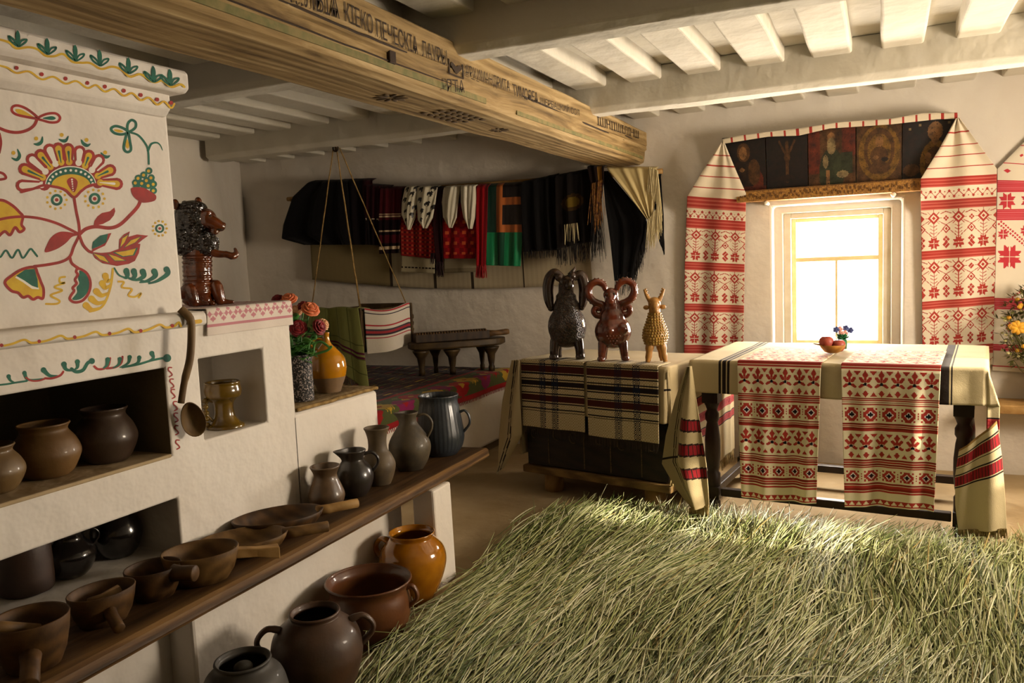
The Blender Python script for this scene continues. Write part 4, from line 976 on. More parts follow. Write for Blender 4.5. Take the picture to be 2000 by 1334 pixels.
def icon_towel(name, label, Lf, Rt, tops, y_end, cols, width_cells, stripes, folds_n, bands):
    """bands in pixel rows along the right edge"""
    H = y_end-tops; cells_h = int(H*.95); c = Canvas(width_cells, cells_h, [LIN, RDW, RD2]); k = cells_h/H
    for y in stripes: c.rect(0, (y-tops)*k, c.w, (y-tops)*k+2.2, 1)
    for (typ, a, b_) in bands:
        a, b_ = (a-tops)*k, (b_-tops)*k
        if typ == 'b': c.bandset(a, b_, 3, 1, 2)
        elif typ == 'z': zig_band(c, a, b_, 8)
        elif typ == 'f': flower_band(c, a+1, b_-1, cols)
    return c
def SW(u, v, out):
    k = min(1, max(0, (v-366)/58)); k = k*k*(3-2*k)
    return ony(u, v, YB-.150+.118*k)+Vector((0, -out, 0))
rt = thing('embroidered_towel', 'long red and white embroidered towel draped over the icons above the window', 'towel', ony(1640, 250, YB-.03))
def towel_end(Lf, Rt, c, wv, surf=SW):
    mb = MB(); drape(mb, Lf, Rt, surf, c.w, c.h, c.fn(), wv); return mb
cL = icon_towel('', '', None, None, 278, 706, 3, 112, (304, 327, 351, 375), 3, [('b', 396, 418), ('z', 420, 437), ('b', 437, 456), ('f', 457, 518), ('b', 519, 535), ('f', 537, 597), ('b', 598, 613), ('f', 614, 675), ('b', 676, 692), ('z', 694, 706)])
wv = lambda s, t_: .010*math.sin(2*math.pi*(2.2*s+.15))*(.4+.6*t_)+.016*math.exp(-((s-.62)/.12)**2)*max(0, 1-t_*1.6)+.008*math.sin(9*s+4*t_)
towel_end([(1409, 279), (1376, 330), (1343, 384), (1338, 520), (1336, 704)], [(1415, 279), (1436, 330), (1457, 378), (1454, 520), (1452, 706)], cL, wv).build('hanging_end', M['weave'], rt, solid=.003)
cR = icon_towel('', '', None, None, 232, 724, 3, 140, (262, 291, 314, 340), 3, [('b', 363, 381), ('z', 383, 403), ('b', 405, 423), ('f', 425, 499), ('b', 500, 516), ('f', 518, 592), ('b', 594, 610), ('f', 612, 682), ('b', 684, 702), ('z', 705, 720)])
wv = lambda s, t_: .012*math.sin(2*math.pi*(2.0*s+.1))*(.35+.65*(1-t_))+.007*math.sin(8*s+3*t_+1)
towel_end([(1867, 232), (1834, 292), (1798, 350), (1800, 520), (1802, 724)], [(1873, 230), (1910, 280), (1947, 330), (1944, 520), (1939, 712)], cR, wv).build('hanging_end', M['weave'], rt, solid=.003)
c = Canvas(230, 8, [LIN, RDW])
for i in range(18): c.rect(8+i*12.9, 0, 10.2+i*12.9, 8, 1)
mb = MB(); topl = [(1411, 272), (1450, 264), (1560, 251), (1630, 240), (1740, 232), (1800, 222), (1870, 220)]; botl = [(1412, 281), (1450, 275), (1500, 267), (1560, 265), (1620, 251), (1740, 243), (1830, 233), (1870, 232)]
def fn(s, t_):
    a, b_ = pl_interp(topl, s), pl_interp(botl, s); p = a*(1-t_)+b_*t_; return ony(p[0], p[1], YB-.142-.004*math.sin(20*s))
mb.grid(fn, 230, 4, 0, c.fn()); 
def fn2(s, t_):
    a = pl_interp(topl, s); P = ony(a[0], a[1], YB-.142); return P.lerp(Vector((P.x, YB-.012, P.z+.012)), t_)
mb.grid(fn2, 60, 2, 0, lambda s, t_: LIN)
mb.build('top_border', M['weave'], rt, solid=.003)
c = Canvas(150, 440, [S('#dccfb8'), S('#b8383f'), S('#c7636a')])
for (y, h) in ((20, 2), (64, 2)): c.rect(0, y, 150, y+h, 1)
for (x, y) in ((70, 12), (40, 44), (22, 82), (98, 40), (82, 84)): c.dia(x, y, 8, 4, 1)
c.bandset(100, 122, 6, 1, 2); c.bandset(152, 172, 6, 1, 2)
for x in (18, 58, 98, 138): c.star(x, 137, 14, 1)
for (x, y) in ((12, 196), (52, 190), (92, 200), (30, 360), (80, 350)): c.star(x, y, 9, 1)
for (x, y, r) in ((24, 236, 20), (100, 240, 20)): c.star(x, y, r, 1)
for k in range(24): c.dia(4+k*4.2, 178+k*3.4, 2.6, 2.2, 1); c.dia(8+k*4.2, 174+k*3.4, 2.6, 2.2, 1); c.dia(2+k*4.2, 330-k*3.2, 2.6, 2.2, 1)
c.bandset(310, 330, 6, 1, 2); c.bandset(392, 404, 3, 1, 2); c.rect(0, 430, 150, 432, 1)
mb = MB(); drape(mb, [(2010, 268), (1948, 330), (1944, 520), (1938, 724)], [(2014, 268), (2110, 380), (2110, 540), (2105, 735)], onwall(YB-.022), 150, 440, c.fn(), lambda s, t_: .006*math.sin(7*s+3*t_))
tag(mb.build('embroidered_towel', M['weave'], origin=ony(2000, 300, YB-.02), solid=.003), 'pinkish embroidered towel with eight-pointed stars hanging at the right picture edge', 'towel')

# icons on their shelf
sh = thing('icon_shelf', 'ochre carved shelf board under the row of icons', 'shelf', ony(1630, 360, YB-.06))
M['ochre'] = plain('ochre_shelf', S('#a5742a'), .7, S('#7c521c'), 90, 0, .6, 160)
a, b_ = ony(1452, 372, YB-.12), ony(1806, 349, YB-.12)
mb = MB(); z = (a.z+b_.z)/2; mb.box((a.x-.04, YB-.13, z-.068), (b_.x+.03, YB-.002, z)); 
mb.build('shelf_board', M['ochre'], sh)
mb = MB()
for i in range(95):
    x = a.x-.03+(b_.x-a.x+.05)*i/95; zz_ = z-.060+.030*rnd.random(); mb.box((x, YB-.134, zz_), (x+.004+.004*rnd.random(), YB-.129, zz_+.008+.016*rnd.random()))
mb.box((a.x-.04, YB-.133, z-.006), (b_.x+.03, YB-.129, z-.002)); mb.build('carved_front', M['carve'] if False else plain('shelf_carving', S('#5f3d14'), .8), sh)
for (u, v) in ((1496, 379), (1745, 361)):
    p = ony(u, v, YB-.1); mb = MB(); mb.tube([(p.x, YB+.002, z-.082), (p.x, YB-.10, z-.080)], .011, 10); mb.ell((p.x, YB-.105, z-.080), (.015, .010, .013)); mb.build('shelf_peg', M['frame_w'], sh)
M['icon'] = woven('old_icon_paint', .55, 300, .1, 0, spec=.35)
icols = dict(dk=S('#1a100a'), dk2=S('#24160c'), skin=S('#785430'), red=S('#55200f'), grn=S('#2a2e1c'), gold=S('#6b4c1a'), wht=S('#7d6a48'), brn=S('#4a2f16'))
IK = list(icols); IP = [icols[k] for k in IK]; ix = {k: i for i, k in enumerate(IK)}
def figure(kind):
    c = Canvas(64, 76, IP); c.a[:] = ix['dk2']
    if kind == 0:
        c.rect(0, 0, 64, 76, ix['dk']); c.ell(34, 66, 26, 30, ix['red']); c.ell(28, 58, 18, 26, ix['dk2']); c.ell(46, 50, 9, 18, ix['brn']); c.ell(31, 22, 10, 13, ix['brn']); c.ell(30, 23, 6, 9, ix['skin']); c.ell(14, 46, 5, 7, ix['skin']); c.ell(16, 60, 9, 10, ix['brn']); c.ell(28, 46, 4, 3, ix['skin']); c.rect(0, 70, 64, 76, ix['red'])
    if kind == 1:
        c.rect(0, 0, 64, 76, ix['dk']); c.line(32, 14, 32, 66, 5, ix['brn']); c.line(20, 12, 32, 34, 3, ix['brn']); c.line(44, 12, 32, 34, 3, ix['brn']); c.ell(32, 62, 12, 5, ix['dk2']); c.ell(32, 34, 5, 6, ix['brn'])
    if kind == 2:
        c.rect(0, 0, 64, 76, ix['brn']); c.rect(0, 0, 16, 60, ix['red']); c.rect(46, 0, 64, 40, ix['red']); c.rect(44, 34, 60, 62, ix['grn']); c.ell(31, 60, 17, 34, ix['grn']); c.ell(31, 14, 9, 12, ix['brn']); c.ell(31, 14, 6, 8, ix['skin']); c.ell(31, 24, 6, 11, ix['wht']); c.ell(23, 44, 4, 9, ix['wht']); c.ell(46, 62, 8, 5, ix['wht']); c.rect(24, 56, 29, 76, ix['skin'])
    if kind == 3:
        c.rect(0, 0, 64, 76, ix['brn']); c.ell(32, 38, 30, 36, ix['gold']); c.ell(32, 34, 22, 28, ix['brn']); c.ell(32, 36, 17, 22, ix['gold']); c.ell(32, 24, 6, 8, ix['skin']); c.ell(32, 42, 13, 12, ix['brn']); c.ell(27, 44, 4, 3, ix['skin']); c.ell(40, 47, 5, 3, ix['dk']); c.ell(32, 58, 16, 8, ix['brn'])
    if kind == 4:
        c.rect(0, 0, 64, 76, ix['dk']); c.ell(38, 58, 18, 30, ix['gold']); c.ell(38, 62, 12, 26, ix['brn']); c.ell(38, 17, 9, 12, ix['skin']); c.ell(38, 28, 4, 6, ix['skin']); c.ell(30, 50, 4, 7, ix['skin']); c.ell(10, 64, 10, 8, ix['brn'])
        for p in ((8, 12), (20, 8), (54, 8), (60, 14)): c.ell(p[0], p[1], 1.5, 1.5, ix['wht'])
    # age specks
    ag = rng.random((76, 64)) < .03; c.a[ag] = ix['dk2']
    return c
lab = ['dark icon of a red-robed figure with a child, leftmost above the window', 'nearly black icon with a faint cross shape, second from the left', 'brown icon of a bearded elder with an open book, centre of the row', 'golden icon of a seated figure in an oval, second from the right', 'dark icon of a single standing figure with a pale face, rightmost above the window']
edges = [1409, 1496, 1578, 1672, 1762, 1870]
for k in range(5):
    c = figure(k); mb = MB()
    xa = ony(edges[k], 300, YB-.10).x+.003; xb = ony(edges[k+1], 300, YB-.10).x-.003; zt = 2.062
    xa0, xb0 = xa, xb
    if k == 0: xa = a.x-.035-.09
    fr = lambda s, t_: Vector((xa+(xb-xa)*s, YB-.075-.045*(1-t_)+.0, z+.002+(zt-z)*(1-t_)))
    bf = c.fn(); sd_ = k*13.7
    def brush(x, y):
        q = bf(x, y); n_ = .78+.55*noise(x*9+sd_, y*11, sd_)+.30*noise(x*30, y*34, sd_); return tuple(max(.004, v_*n_) for v_ in q)
    mb.grid(fr, 64, 76, 0, brush, False)
    nb = len(mb.v)
    for (p0, p1) in (((0, 0), (1, 0)), ((1, 0), (1, 1)), ((1, 1), (0, 1)), ((0, 1), (0, 0))):
        A, B_ = fr(*p0), fr(*p1); bk = Vector((0, .018, 0)); mb.add([A, B_, B_+bk, A+bk], [(0, 1, 2, 3)], 0, False, [icols['brn']])
    A, B_, C_, D = [fr(*p)+Vector((0, .018, 0)) for p in ((0, 0), (0, 1), (1, 1), (1, 0))]; mb.add([A, B_, C_, D], [(0, 1, 2, 3)], 0, False, [icols['brn']])
    tag(mb.build('icon', M['icon'], origin=((xa+xb)/2, YB-.08, z+.003)), lab[k], 'icon', 'old icons above the window')

# ------------------------------------------------------------------ clothes on the pole
PW = onwall(YB-.15); PB = onwall(YB-.05)
po = thing('clothes_pole', 'rough wooden pole along the end wall carrying the folk clothes', 'pole', ony(930, 362, YB-.1))
pa, pb = ony(562, 389, YB-.10), ony(1294, 334, YB-.10)
mb = MB(); mb.tube([pa.lerp(pb, k/10) for k in range(11)], .017, 10); mb.build('pole_rod', M['wood_l'], po)
for k in (.015, .985):
    p = pa.lerp(pb, k); mb = MB(); mb.tube([p+Vector((0, .13, .02)), p+Vector((0, .0, -.026)), p+Vector((0, -.03, -.005))], .009, 8); mb.build('pole_hook', M['wood_l'], po)
GT = [0]
def garment(name, label, cat, L, R, cols, wv=None, mats='weave_l', nu=40, nv=60, surf=PW, fr=None, ret=False, group=None, extra=None):
    mb = MB(); cf = cols if callable(cols) else (lambda s, t_: cols)
    wv = wv or folds(3, .010, GT[0]*1.7, .05); GT[0] += 1; dep = .012*(GT[0] % 3)
    drape(mb, L, R, surf, nu, nv, cf, lambda s, t_: wv(s, t_)+dep)
    if not fr and not extra: return tag(mb.build(name, M[mats], origin=surf(*np.mean(np.array(L+R), 0), 0), solid=.005), label, cat, group)
    ro = thing(name, label, cat, surf(*np.mean(np.array(L+R), 0), 0), group)
    mb.build('cloth_panel', M[mats], ro, solid=.004)
    for (pts, ln, n_, m_, wd, out) in (fr or []):
        q = MB(); fringe(q, pts, ln, surf, n_, .3, wd, out+dep); q.build('fringe', m_, ro)
    return ro
BLK, BURG, RED_, CRM = S('#0e0b0b'), S('#2d0b10'), S('#9c1418'), S('#c9bc9a')
M['blackyarn'] = plain('black_yarn', S('#100c0c'), .8); M['creamyarn'] = plain('cream_yarn', S('#d6c596'), .8); M['goldyarn'] = plain('gold_yarn', S('#a8742a'), .7, S('#5a2a14'), 60); M['redyarn'] = plain('red_yarn', S('#a01218'), .7)
# linen hanging behind everything
def linencol(s, t_):
    k = min(abs(s-x) for x in (.285, .44, .575, .756)); base = np.array(S('#b3a486')) if s > .285 else np.array(S('#8f7d55'))
    if k < .0035: return S('#3b3024')
    return tuple(base*(.9+.2*(math.sin(s*900)*.5+.5)*(.5 if s > .285 else .1)))
garment('linen_hanging', 'wide grey-beige linen hanging with dark seams behind the clothes', 'cloth', [(604, 392), (608, 470), (612, 546)], [(1148, 352), (1152, 470), (1158, 553)], linencol, lambda s, t_: .004*math.sin(25*s)-.05*t_*0, nu=200, nv=24, surf=lambda u, v, o: ony(u, v+max(0, 14*math.sin(math.pi*min(1, max(0, (u-612)/545)))*max(0, v-420)/126), YB-.045)+Vector((0, -o, 0)))
garment('black_coat', 'black wool coat at the left end of the clothes pole', 'coat', [(612, 352), (578, 385), (560, 440), (557, 466), (600, 478)], [(680, 350), (684, 400), (690, 440), (692, 478)], BLK, folds(2.5, .02, .3, .06))
garment('black_coat', 'black coat with burgundy lining, second from the left end of the pole', 'coat', [(664, 349), (664, 478)], [(726, 347), (736, 478)], lambda s, t_: S('#140c0d') if s < .7 or t_ > .55 else BURG, folds(2.5, .016, 1.3, .06))
def skirt1(s, t_): return S('#c9b49c') if .56 < t_ < .585+.01*math.sin(40*s) and math.sin(30*s) > -.2 else (BURG if t_ < .56 else S('#160a0c'))
garment('burgundy_skirt', 'dark burgundy skirt with a broken pale stripe, left of the striped skirt', 'skirt', [(718, 358), (716, 478)], [(764, 361), (770, 480)], skirt1, folds(4, .008, .7, .05))
def skirt2(s, t_):
    for (a, b_) in ((.405, .425), (.44, .458), (.655, .675), (.895, .94)):
        if a < t_ < b_: return S('#cdb28e')
    return S('#4d0f17') if t_ < .5 or .72 < t_ < .85 else S('#1c0a0d')
garment('striped_skirt', 'dark red skirt with cream cross stripes beside the flowered blouse', 'skirt', [(746, 364), (744, 440), (745, 496)], [(790, 364), (786, 440), (784, 494)], skirt2, folds(3, .008, 2, .05), nv=130)
def plak1(s, t_):
    x, y = s*16, t_*34
    if t_ < .30: return S('#3a0d10')
    if (int(y) % 2 == 0) and abs((x*1.0+int(y)) % 2-1) < .45: return S('#c0482c')
    return S('#8f1a16') if int(y) % 2 else S('#5a1210')
garment('woven_apron_skirt', 'red apron skirt with small gold checks under the flowered blouse', 'skirt', [(786, 364), (782, 440), (784, 499)], [(856, 364), (854, 440), (852, 506)], plak1, folds(2, .006, 1, .05), nu=70, nv=110)
def plak2(s, t_):
    x, y = s*4, t_*7
    if t_ < .25: return S('#5a0f12')
    if abs((x % 1)-.5) < .2 and abs((y % 1)-.5) < .14: return S('#c8562c')
    return S('#9a1216') if (int(x*2)+int(y*2)) % 2 else S('#7d0e13')
garment('woven_apron_skirt', 'red apron skirt with few gold squares under the plain satin blouse', 'skirt', [(868, 364), (866, 440), (868, 505)], [(936, 360), (934, 440), (930, 505)], plak2, folds(2, .006, 3, .05), nu=70, nv=90)
def hemcol(s, t_): return S('#2a2018') if .935 < t_ < .958 and math.sin(60*s) > -.5 else S('#b3a684')
garment('linen_shift', 'linen shift hem with black stitching below the gold-checked skirt', 'shift', [(790, 366), (788, 531)], [(850, 366), (852, 534)], hemcol, folds(1.5, .004, 1), surf=onwall(YB-.10))
garment('linen_shift', 'plain linen shift hem below the skirt with gold squares', 'shift', [(868, 366), (868, 533)], [(932, 364), (932, 531)], lambda s, t_: S('#ada082') if t_ < .95 else S('#8d8064'), folds(1.5, .004, 2), surf=onwall(YB-.10))
M['satin'] = woven('satin_weave', .42, 300, .1, .1, spec=.4)
PS = onwall(YB-.185)
def sleeve(ro, L, R, cf, ph):
    mb = MB(); drape(mb, L, R, PS, 34, 60, cf, lambda s, t_: .035*math.sqrt(max(0, 1-(2*s-1)**2))*(1-.5*t_)+.006*math.sin(11*s+ph+2*t_)+.004*math.sin(23*s+5*t_+ph)-(.05*(1-t_/.06)**2 if t_ < .06 else 0)); mb.build('sleeve', M['satin'], ro, solid=.003)
spots = [(.25, .1), (.7, .2), (.2, .33), (.62, .42), (.35, .58), (.75, .66), (.3, .78), (.85, .08), (.9, .5)]
def flor(s, t_):
    for (a, b_) in spots:
        dx, dy = (s-a)*30, (t_-b_)*58
        if math.hypot(dx, dy) < 3.4 and math.hypot(dx+.8, dy-1.8) > 1.5 or math.hypot(dx-2.5, dy+2) < 1.7: return S('#1c1714')
    return S('#d9cfb4')
bl = thing('blouse', 'white blouse with black printed flowers, sleeves hanging over the pole', 'blouse', PS(820, 400, 0))
sleeve(bl, [(794, 363), (787, 395), (785, 420), (798, 449)], [(820, 362), (814, 395), (812, 425), (802, 449)], flor, 0); sleeve(bl, [(816, 363), (814, 400), (816, 430), (828, 446)], [(856, 362), (852, 395), (846, 425), (834, 446)], flor, 2)
bl = thing('blouse', 'shiny plain cream satin blouse, two sleeves hanging over the pole', 'blouse', PS(900, 400, 0))
satc = lambda s, t_: S('#d5cbb2')
sleeve(bl, [(870, 363), (864, 395), (866, 425), (878, 445)], [(899, 361), (896, 395), (893, 425), (884, 445)], satc, 1); sleeve(bl, [(899, 361), (900, 395), (906, 425), (917, 447)], [(930, 360), (930, 395), (928, 425), (922, 447)], satc, 4)
sa = thing('sash_belt', 'narrow dark burgundy sash with tassels between the two blouses', 'sash', PS(858, 440, 0))
mb = MB(); drape(mb, [(851, 363), (846, 440), (852, 512)], [(866, 363), (862, 440), (866, 512)], PS, 10, 60, lambda s, t_: S('#2a0d10'), folds(1, .006, 1, .05)); mb.build('cloth_panel', M['weave_l'], sa, solid=.004)
q = MB(); fringe(q, [(852, 512), (866, 512)], 30, PS, 26, .2, .003, .0); q.build('fringe', plain('dark_tassel', S('#2a0d12'), .8), sa)
q = MB(); fringe(q, [(842, 495), (850, 495)], 22, PS, 14, .2, .003, .0); q.build('tassel', bpy.data.materials['dark_tassel'], sa)
sa = thing('sash_belt', 'bright red sash with a tasselled end, right of the satin blouse', 'sash', PS(940, 440, 0))
mb = MB(); drape(mb, [(931, 358), (930, 440), (931, 520)], [(953, 358), (951, 440), (948, 520)], PS, 16, 60, lambda s, t_: S('#a3141b') if s < .7 else S('#6e0c13'), folds(1.5, .008, 2, .05)); mb.build('cloth_panel', M['weave_l'], sa, solid=.004)
q = MB(); fringe(q, [(931, 518), (949, 518)], 26, PS, 34, .1, .003, .0); q.build('fringe', M['redyarn'], sa)
def apron(s, t_):
    x, y = 950+s*72, 356+t_*164
    if y > 455: return S('#0f7a4a') if math.sin(9*s+1) > -.6 else S('#07402a')
    if x < 970: return S('#0b3327')
    if x < 982 or 386 < y < 400 or 440 < y: return S('#b5622a')
    return S('#15090a')
garment('green_apron', 'green satin apron with orange ribbon bands beside the red sash', 'apron', [(951, 358), (951, 440), (952, 518)], [(1024, 354), (1022, 440), (1018, 520)], apron, folds(2.5, .010, 1.2, .05), 'satin', nu=72, nv=110)
garment('black_shawl', 'plain black shawl with short black fringe, next to the green apron', 'shawl', [(1020, 354), (1022, 420), (1026, 492)], [(1090, 338), (1094, 420), (1098, 488)], S('#0d0b0b'), folds(3, .012, .4, .05), fr=[([(1026, 490), (1098, 486)], 18, 70, M['blackyarn'], .0018, .0)])
def shawl2(s, t_):
    d = ((s-.42)/.30)**2+((t_-.42)/.12)**2
    if d < .35: return S('#5e4a14')
    if d < .9: return S('#33230c')
    return S('#120c0a')
garment('fringed_shawl', 'black shawl with a dull yellow centre and long fringe, left of the gold fringe', 'shawl', [(1084, 340), (1086, 420), (1088, 486)], [(1164, 325), (1164, 400), (1166, 470)], shawl2, folds(3, .014, 1.4, .05), surf=onwall(YB-.19), fr=[([(1088, 484), (1166, 468)], 40, 90, M['blackyarn'], .002, .0), ([(1104, 440), (1132, 436)], 40, 12, M['creamyarn'], .0016, .02)])
sa = thing('fringed_scarf', 'bunched dark scarf with gold and brown knotted fringe under the beam end', 'scarf', PS(1170, 400, 0))
SC = onwall(YB-.22)
mb = MB(); drape(mb, [(1146, 322), (1154, 360), (1160, 400)], [(1180, 322), (1180, 350), (1176, 392)], SC, 16, 30, lambda s, t_: S('#8a6224') if .55 < s < .85 else S('#1d100c'), folds(2, .010, 2, .06)); mb.build('cloth_panel', M['weave_l'], sa, solid=.004)
q = MB(); fringe(q, [(1156, 360), (1178, 352)], 100, SC, 26, .4, .0022, .006); q.build('fringe', M['goldyarn'], sa)
q = MB(); fringe(q, [(1158, 400), (1176, 392)], 120, SC, 40, .4, .0022, .0); q.build('fringe', M['blackyarn'], sa)
S3 = onwall(YB-.16)
garment('black_shawl', 'big black corner-folded shawl with long fringe under the cream shawl', 'shawl', [(1178, 334), (1184, 400), (1194, 470), (1202, 548)], [(1186, 334), (1262, 424), (1264, 450), (1238, 548)], S('#0b0a0b'), folds(2.5, .010, 1, .03), surf=S3, fr=[([(1264, 432), (1258, 470), (1236, 530), (1202, 540)], 44, 130, M['blackyarn'], .0018, .0), ([(1284, 400), (1297, 470)], 30, 40, M['blackyarn'], .0018, -.02)])
garment('cream_shawl', 'cream silk shawl with long cream fringe at the right end of the pole', 'shawl', [(1184, 325), (1226, 376), (1266, 428)], [(1284, 325), (1281, 376), (1276, 430)], S('#cdb984'), folds(3.5, .010, .2, .05), 'satin', surf=onwall(YB-.20), fr=[([(1270, 328), (1287, 334), (1291, 372), (1288, 405), (1268, 432)], 62, 230, M['creamyarn'], .0022, .012)])
garment('black_shawl', 'small dark shawl corner hanging behind the cream fringe', 'shawl', [(1272, 340), (1280, 420), (1288, 470)], [(1290, 338), (1296, 420), (1297, 498)], S('#0b0a0b'), folds(1, .006, 0, .03), surf=onwall(YB-.11), nu=12, nv=40)
# ------------------------------------------------------------------ local frames
class Frame:
    def __init__(s, c, deg): s.c = Vector(c); a = math.radians(deg); s.x = Vector((math.cos(a), math.sin(a), 0)); s.y = Vector((-math.sin(a), math.cos(a), 0)); s.deg = deg
    def __call__(s, x, y, z): return s.c+s.x*x+s.y*y+Vector((0, 0, z))
    def box(s, mb, lo, hi, mi=0):
        v = [s(x, y, z) for z in (lo[2], hi[2]) for (x, y) in ((lo[0], lo[1]), (hi[0], lo[1]), (hi[0], hi[1]), (lo[0], hi[1]))]
        return mb.add(v, [(0, 3, 2, 1), (4, 5, 6, 7), (0, 1, 5, 4), (1, 2, 6, 5), (2, 3, 7, 6), (3, 0, 4, 7)], mi, False)
def draped_cover(F, a, y0, y1, zt, Lend, Lfront, colfn, finL, finR, gap=.008, nu_top=60, cell=.012, flare=(1, 0), name='cover', back=.05):
    """a cloth over a box top: ends hang down at x = -a and a, front hem at y0; corners fold into loose flaps"""
    us = np.linspace(-a-Lend, a+Lend, int((2*a+2*Lend)/(cell*.6))); vs_ = np.linspace(y0-Lfront, y1+back, int((y1-y0+Lfront+back)/cell))
    def pos(u, v):
        du = abs(u)-a; dv = y0-v; sg = 1 if u > 0 else -1
        if du <= 0 and dv <= 0:
            e = .004*noise(u*6, v*6); return F(u, v, zt+gap+e)
        if du <= 0:
            w_ = .010*math.sin(u*13+1)+.006*math.sin(u*29); return F(u, y0-gap-.004-abs(w_)*min(1, dv/.1)-.01*(dv/.2), zt+gap-dv)
        if dv <= 0:
            w_ = .007*math.sin(v*12+sg)+.004*math.sin(v*27); return F(sg*(a+gap+.004+abs(w_)*min(1, du/.15)), v, zt+gap-du)
        r = math.hypot(du, dv); ph = math.atan2(dv, du); al = ph if ph < math.pi/4 else math.pi/2-ph
        d = finR if sg > 0 else finL; o = r*math.sin(al)*(flare[0]+flare[1]*du); zz = -r*math.cos(al)
        lay = .006*(1 if ph < math.pi/4 else -1)*min(1, r/.05)*math.sin(min(1, al*3)*1.57)
        wob = .012*math.sin(du*9+sg)*min(1, o/.05)
        p = F(sg*(a+gap), y0-gap, zt+gap+zz); return p+F.x*(d[0]*o*1.0)+F.y*(d[1]*o+lay+wob)
    V = [pos(u, v) for v in vs_ for u in us]; nu = len(us); fs = []; cs = []
    for j in range(len(vs_)-1):
        for i in range(nu-1):
            k = j*nu+i; fs.append((k, k+1, k+nu+1, k+nu)); cs.append(colfn((us[i]+us[i+1])/2, (vs_[j]+vs_[j+1])/2))
    mb = MB(); mb.add(V, fs, 0, True, cs); return mb, pos

# ------------------------------------------------------------------ long table with runners
TZ = .80; th = -5.7
tc = Vector((-.2565, 4.075, 0)); FT = Frame((0, 0, 0), th); tc = tc+FT.y*.40; FT = Frame((tc.x, tc.y, 0), th); TA, TY0, TY1 = .655, -.40, .40
tb = thing('long_table', 'dark turned-leg table under the linen cloth by the window', 'table', FT(0, 0, 0))
mb = MB(); FT.box(mb, (-TA+.01, TY0+.01, TZ-.035), (TA-.01, TY1-.01, TZ-.002)); mb.build('tabletop', M['wood_table'], tb, bevel=.004)
mb = MB(); FT.box(mb, (-TA+.06, TY0+.055, TZ-.15), (TA-.06, TY0+.08, TZ-.036)); FT.box(mb, (-TA+.06, TY1-.08, TZ-.15), (TA-.06, TY1-.055, TZ-.036)); mb.build('apron', M['wood_table'], tb, bevel=.003)
legp = [(.036, 0), (.036, .05), (.030, .06), (.034, .10), (.038, .13), (.038, .20), (.028, .215), (.034, .24), (.040, .30), (.040, .38), (.033, .45), (.028, .475), (.036, .49), (.036, .52), (.026, .54), (.033, .56), (.040, .575), (.040, .762)]
for (x, y) in ((-.575, -.33), (.575, -.33), (-.575, .33), (.575, .33)):
    mb = MB(); mb.lathe(legp, FT(x, y, 0), 24); FT.box(mb, (x-.041, y-.041, .58), (x+.041, y+.041, .764)); FT.box(mb, (x-.039, y-.039, .07), (x+.039, y+.039, .135)); mb.build('leg', M['wood_table'], tb)
mb = MB(); FT.box(mb, (-.53, -.352, .085), (.53, -.308, .125)); mb.build('stretcher', M['wood_table'], tb, bevel=.004)
mb = MB(); FT.box(mb, (-.53, .308, .085), (.53, .352, .125)); mb.build('stretcher', M['wood_table'], tb, bevel=.004)
for x in (-.575, .575):
    mb = MB(); FT.box(mb, (x-.02, -.29, .085), (x+.02, .29, .125)); mb.build('stretcher', M['wood_table'], tb, bevel=.004)
LB = S('#c6b48c'); LB2 = S('#b8a57c'); DK = S('#2a211c')
def tcol(u, v):
    au = abs(u)-TA
    if au <= 0:
        for x0 in (-.505, .485):
            d = u-x0
            if abs(d) < .006 or abs(d-.022) < .011 or abs(d-.043) < .005: return DK
    elif au > .20:
        for (a0, a1) in ((.22, .27), (.31, .365), (.40, .45)):
            if a0 < au < a1: return S('#8e1f24') if (a0+.012 < au < a1-.012) and math.sin(v*160+au*90) > -.75 else DK if au < a0+.005 or au > a1-.005 else S('#a33b36')
    return LB
mb, tpos = draped_cover(FT, TA, TY0, TY1, TZ, .66, .165, tcol, (-.8, -.35), (.98, -.05), flare=(.30, .0), cell=.0105)
tcl = thing('tablecloth', 'cream linen tablecloth with dark double stripes, hanging long at both ends of the table', 'tablecloth', FT(0, 0, TZ))
mb.build('cloth', M['weave_l'], tcl, solid=.004)
M['linfringe'] = plain('linen_fringe', S('#b79f6c'), .9, S('#8d7646'), 60)
for sg in (-1, 1):
    mb = MB()
    for v in np.linspace(TY0-.16, TY1+.03, 95):
        p = Vector(tpos(sg*(TA+.659), v)); q = p+Vector((rnd.uniform(-.01, .01), rnd.uniform(-.01, .01), -.045-.02*rnd.random())); q.z = max(q.z, .012); mb.tube([p, p.lerp(q, .5)+Vector((.004, 0, 0)), q], [.003, .003, .0015], 4, cap=False)
    mb.build('fringe', M['linfringe'], tcl)
def on_plane(F, yl):
    nrm = -F.y; p0 = F(0, yl, 0)
    return lambda u, v, out: CAM+ray(u, v)*((p0-CAM).dot(nrm)/ray(u, v).dot(nrm))+nrm*out
def flapcol(rows, base):
    def f(s, t_):
        for (a0, a1, c_) in rows:
            if a0 < t_ < a1: return c_ if (c_ != RDD or math.sin(s*95) > -.8) else DK
        return base
    return f
RDD = S('#8e1f24'); SFT = on_plane(FT, TY0-.055)
rows = [(.0, .025, S('#8a6a3a')), (.08, .10, DK), (.11, .22, RDD), (.23, .245, DK), (.32, .335, DK), (.345, .45, RDD), (.46, .475, DK)]
mb = MB(); drape(mb, [(1874, 878), (1866, 930), (1866, 985), (1872, 1036)], [(1946, 822), (1956, 890), (1962, 960), (1966, 1034)], SFT, 70, 120, flapcol(rows, LB), lambda s, t_: .03*math.sin(s*3.1)*(1-t_*.4)+.012*math.sin(9*s+2*t_))
mb.build('folded_corner', M['weave_l'], tcl, solid=.004)
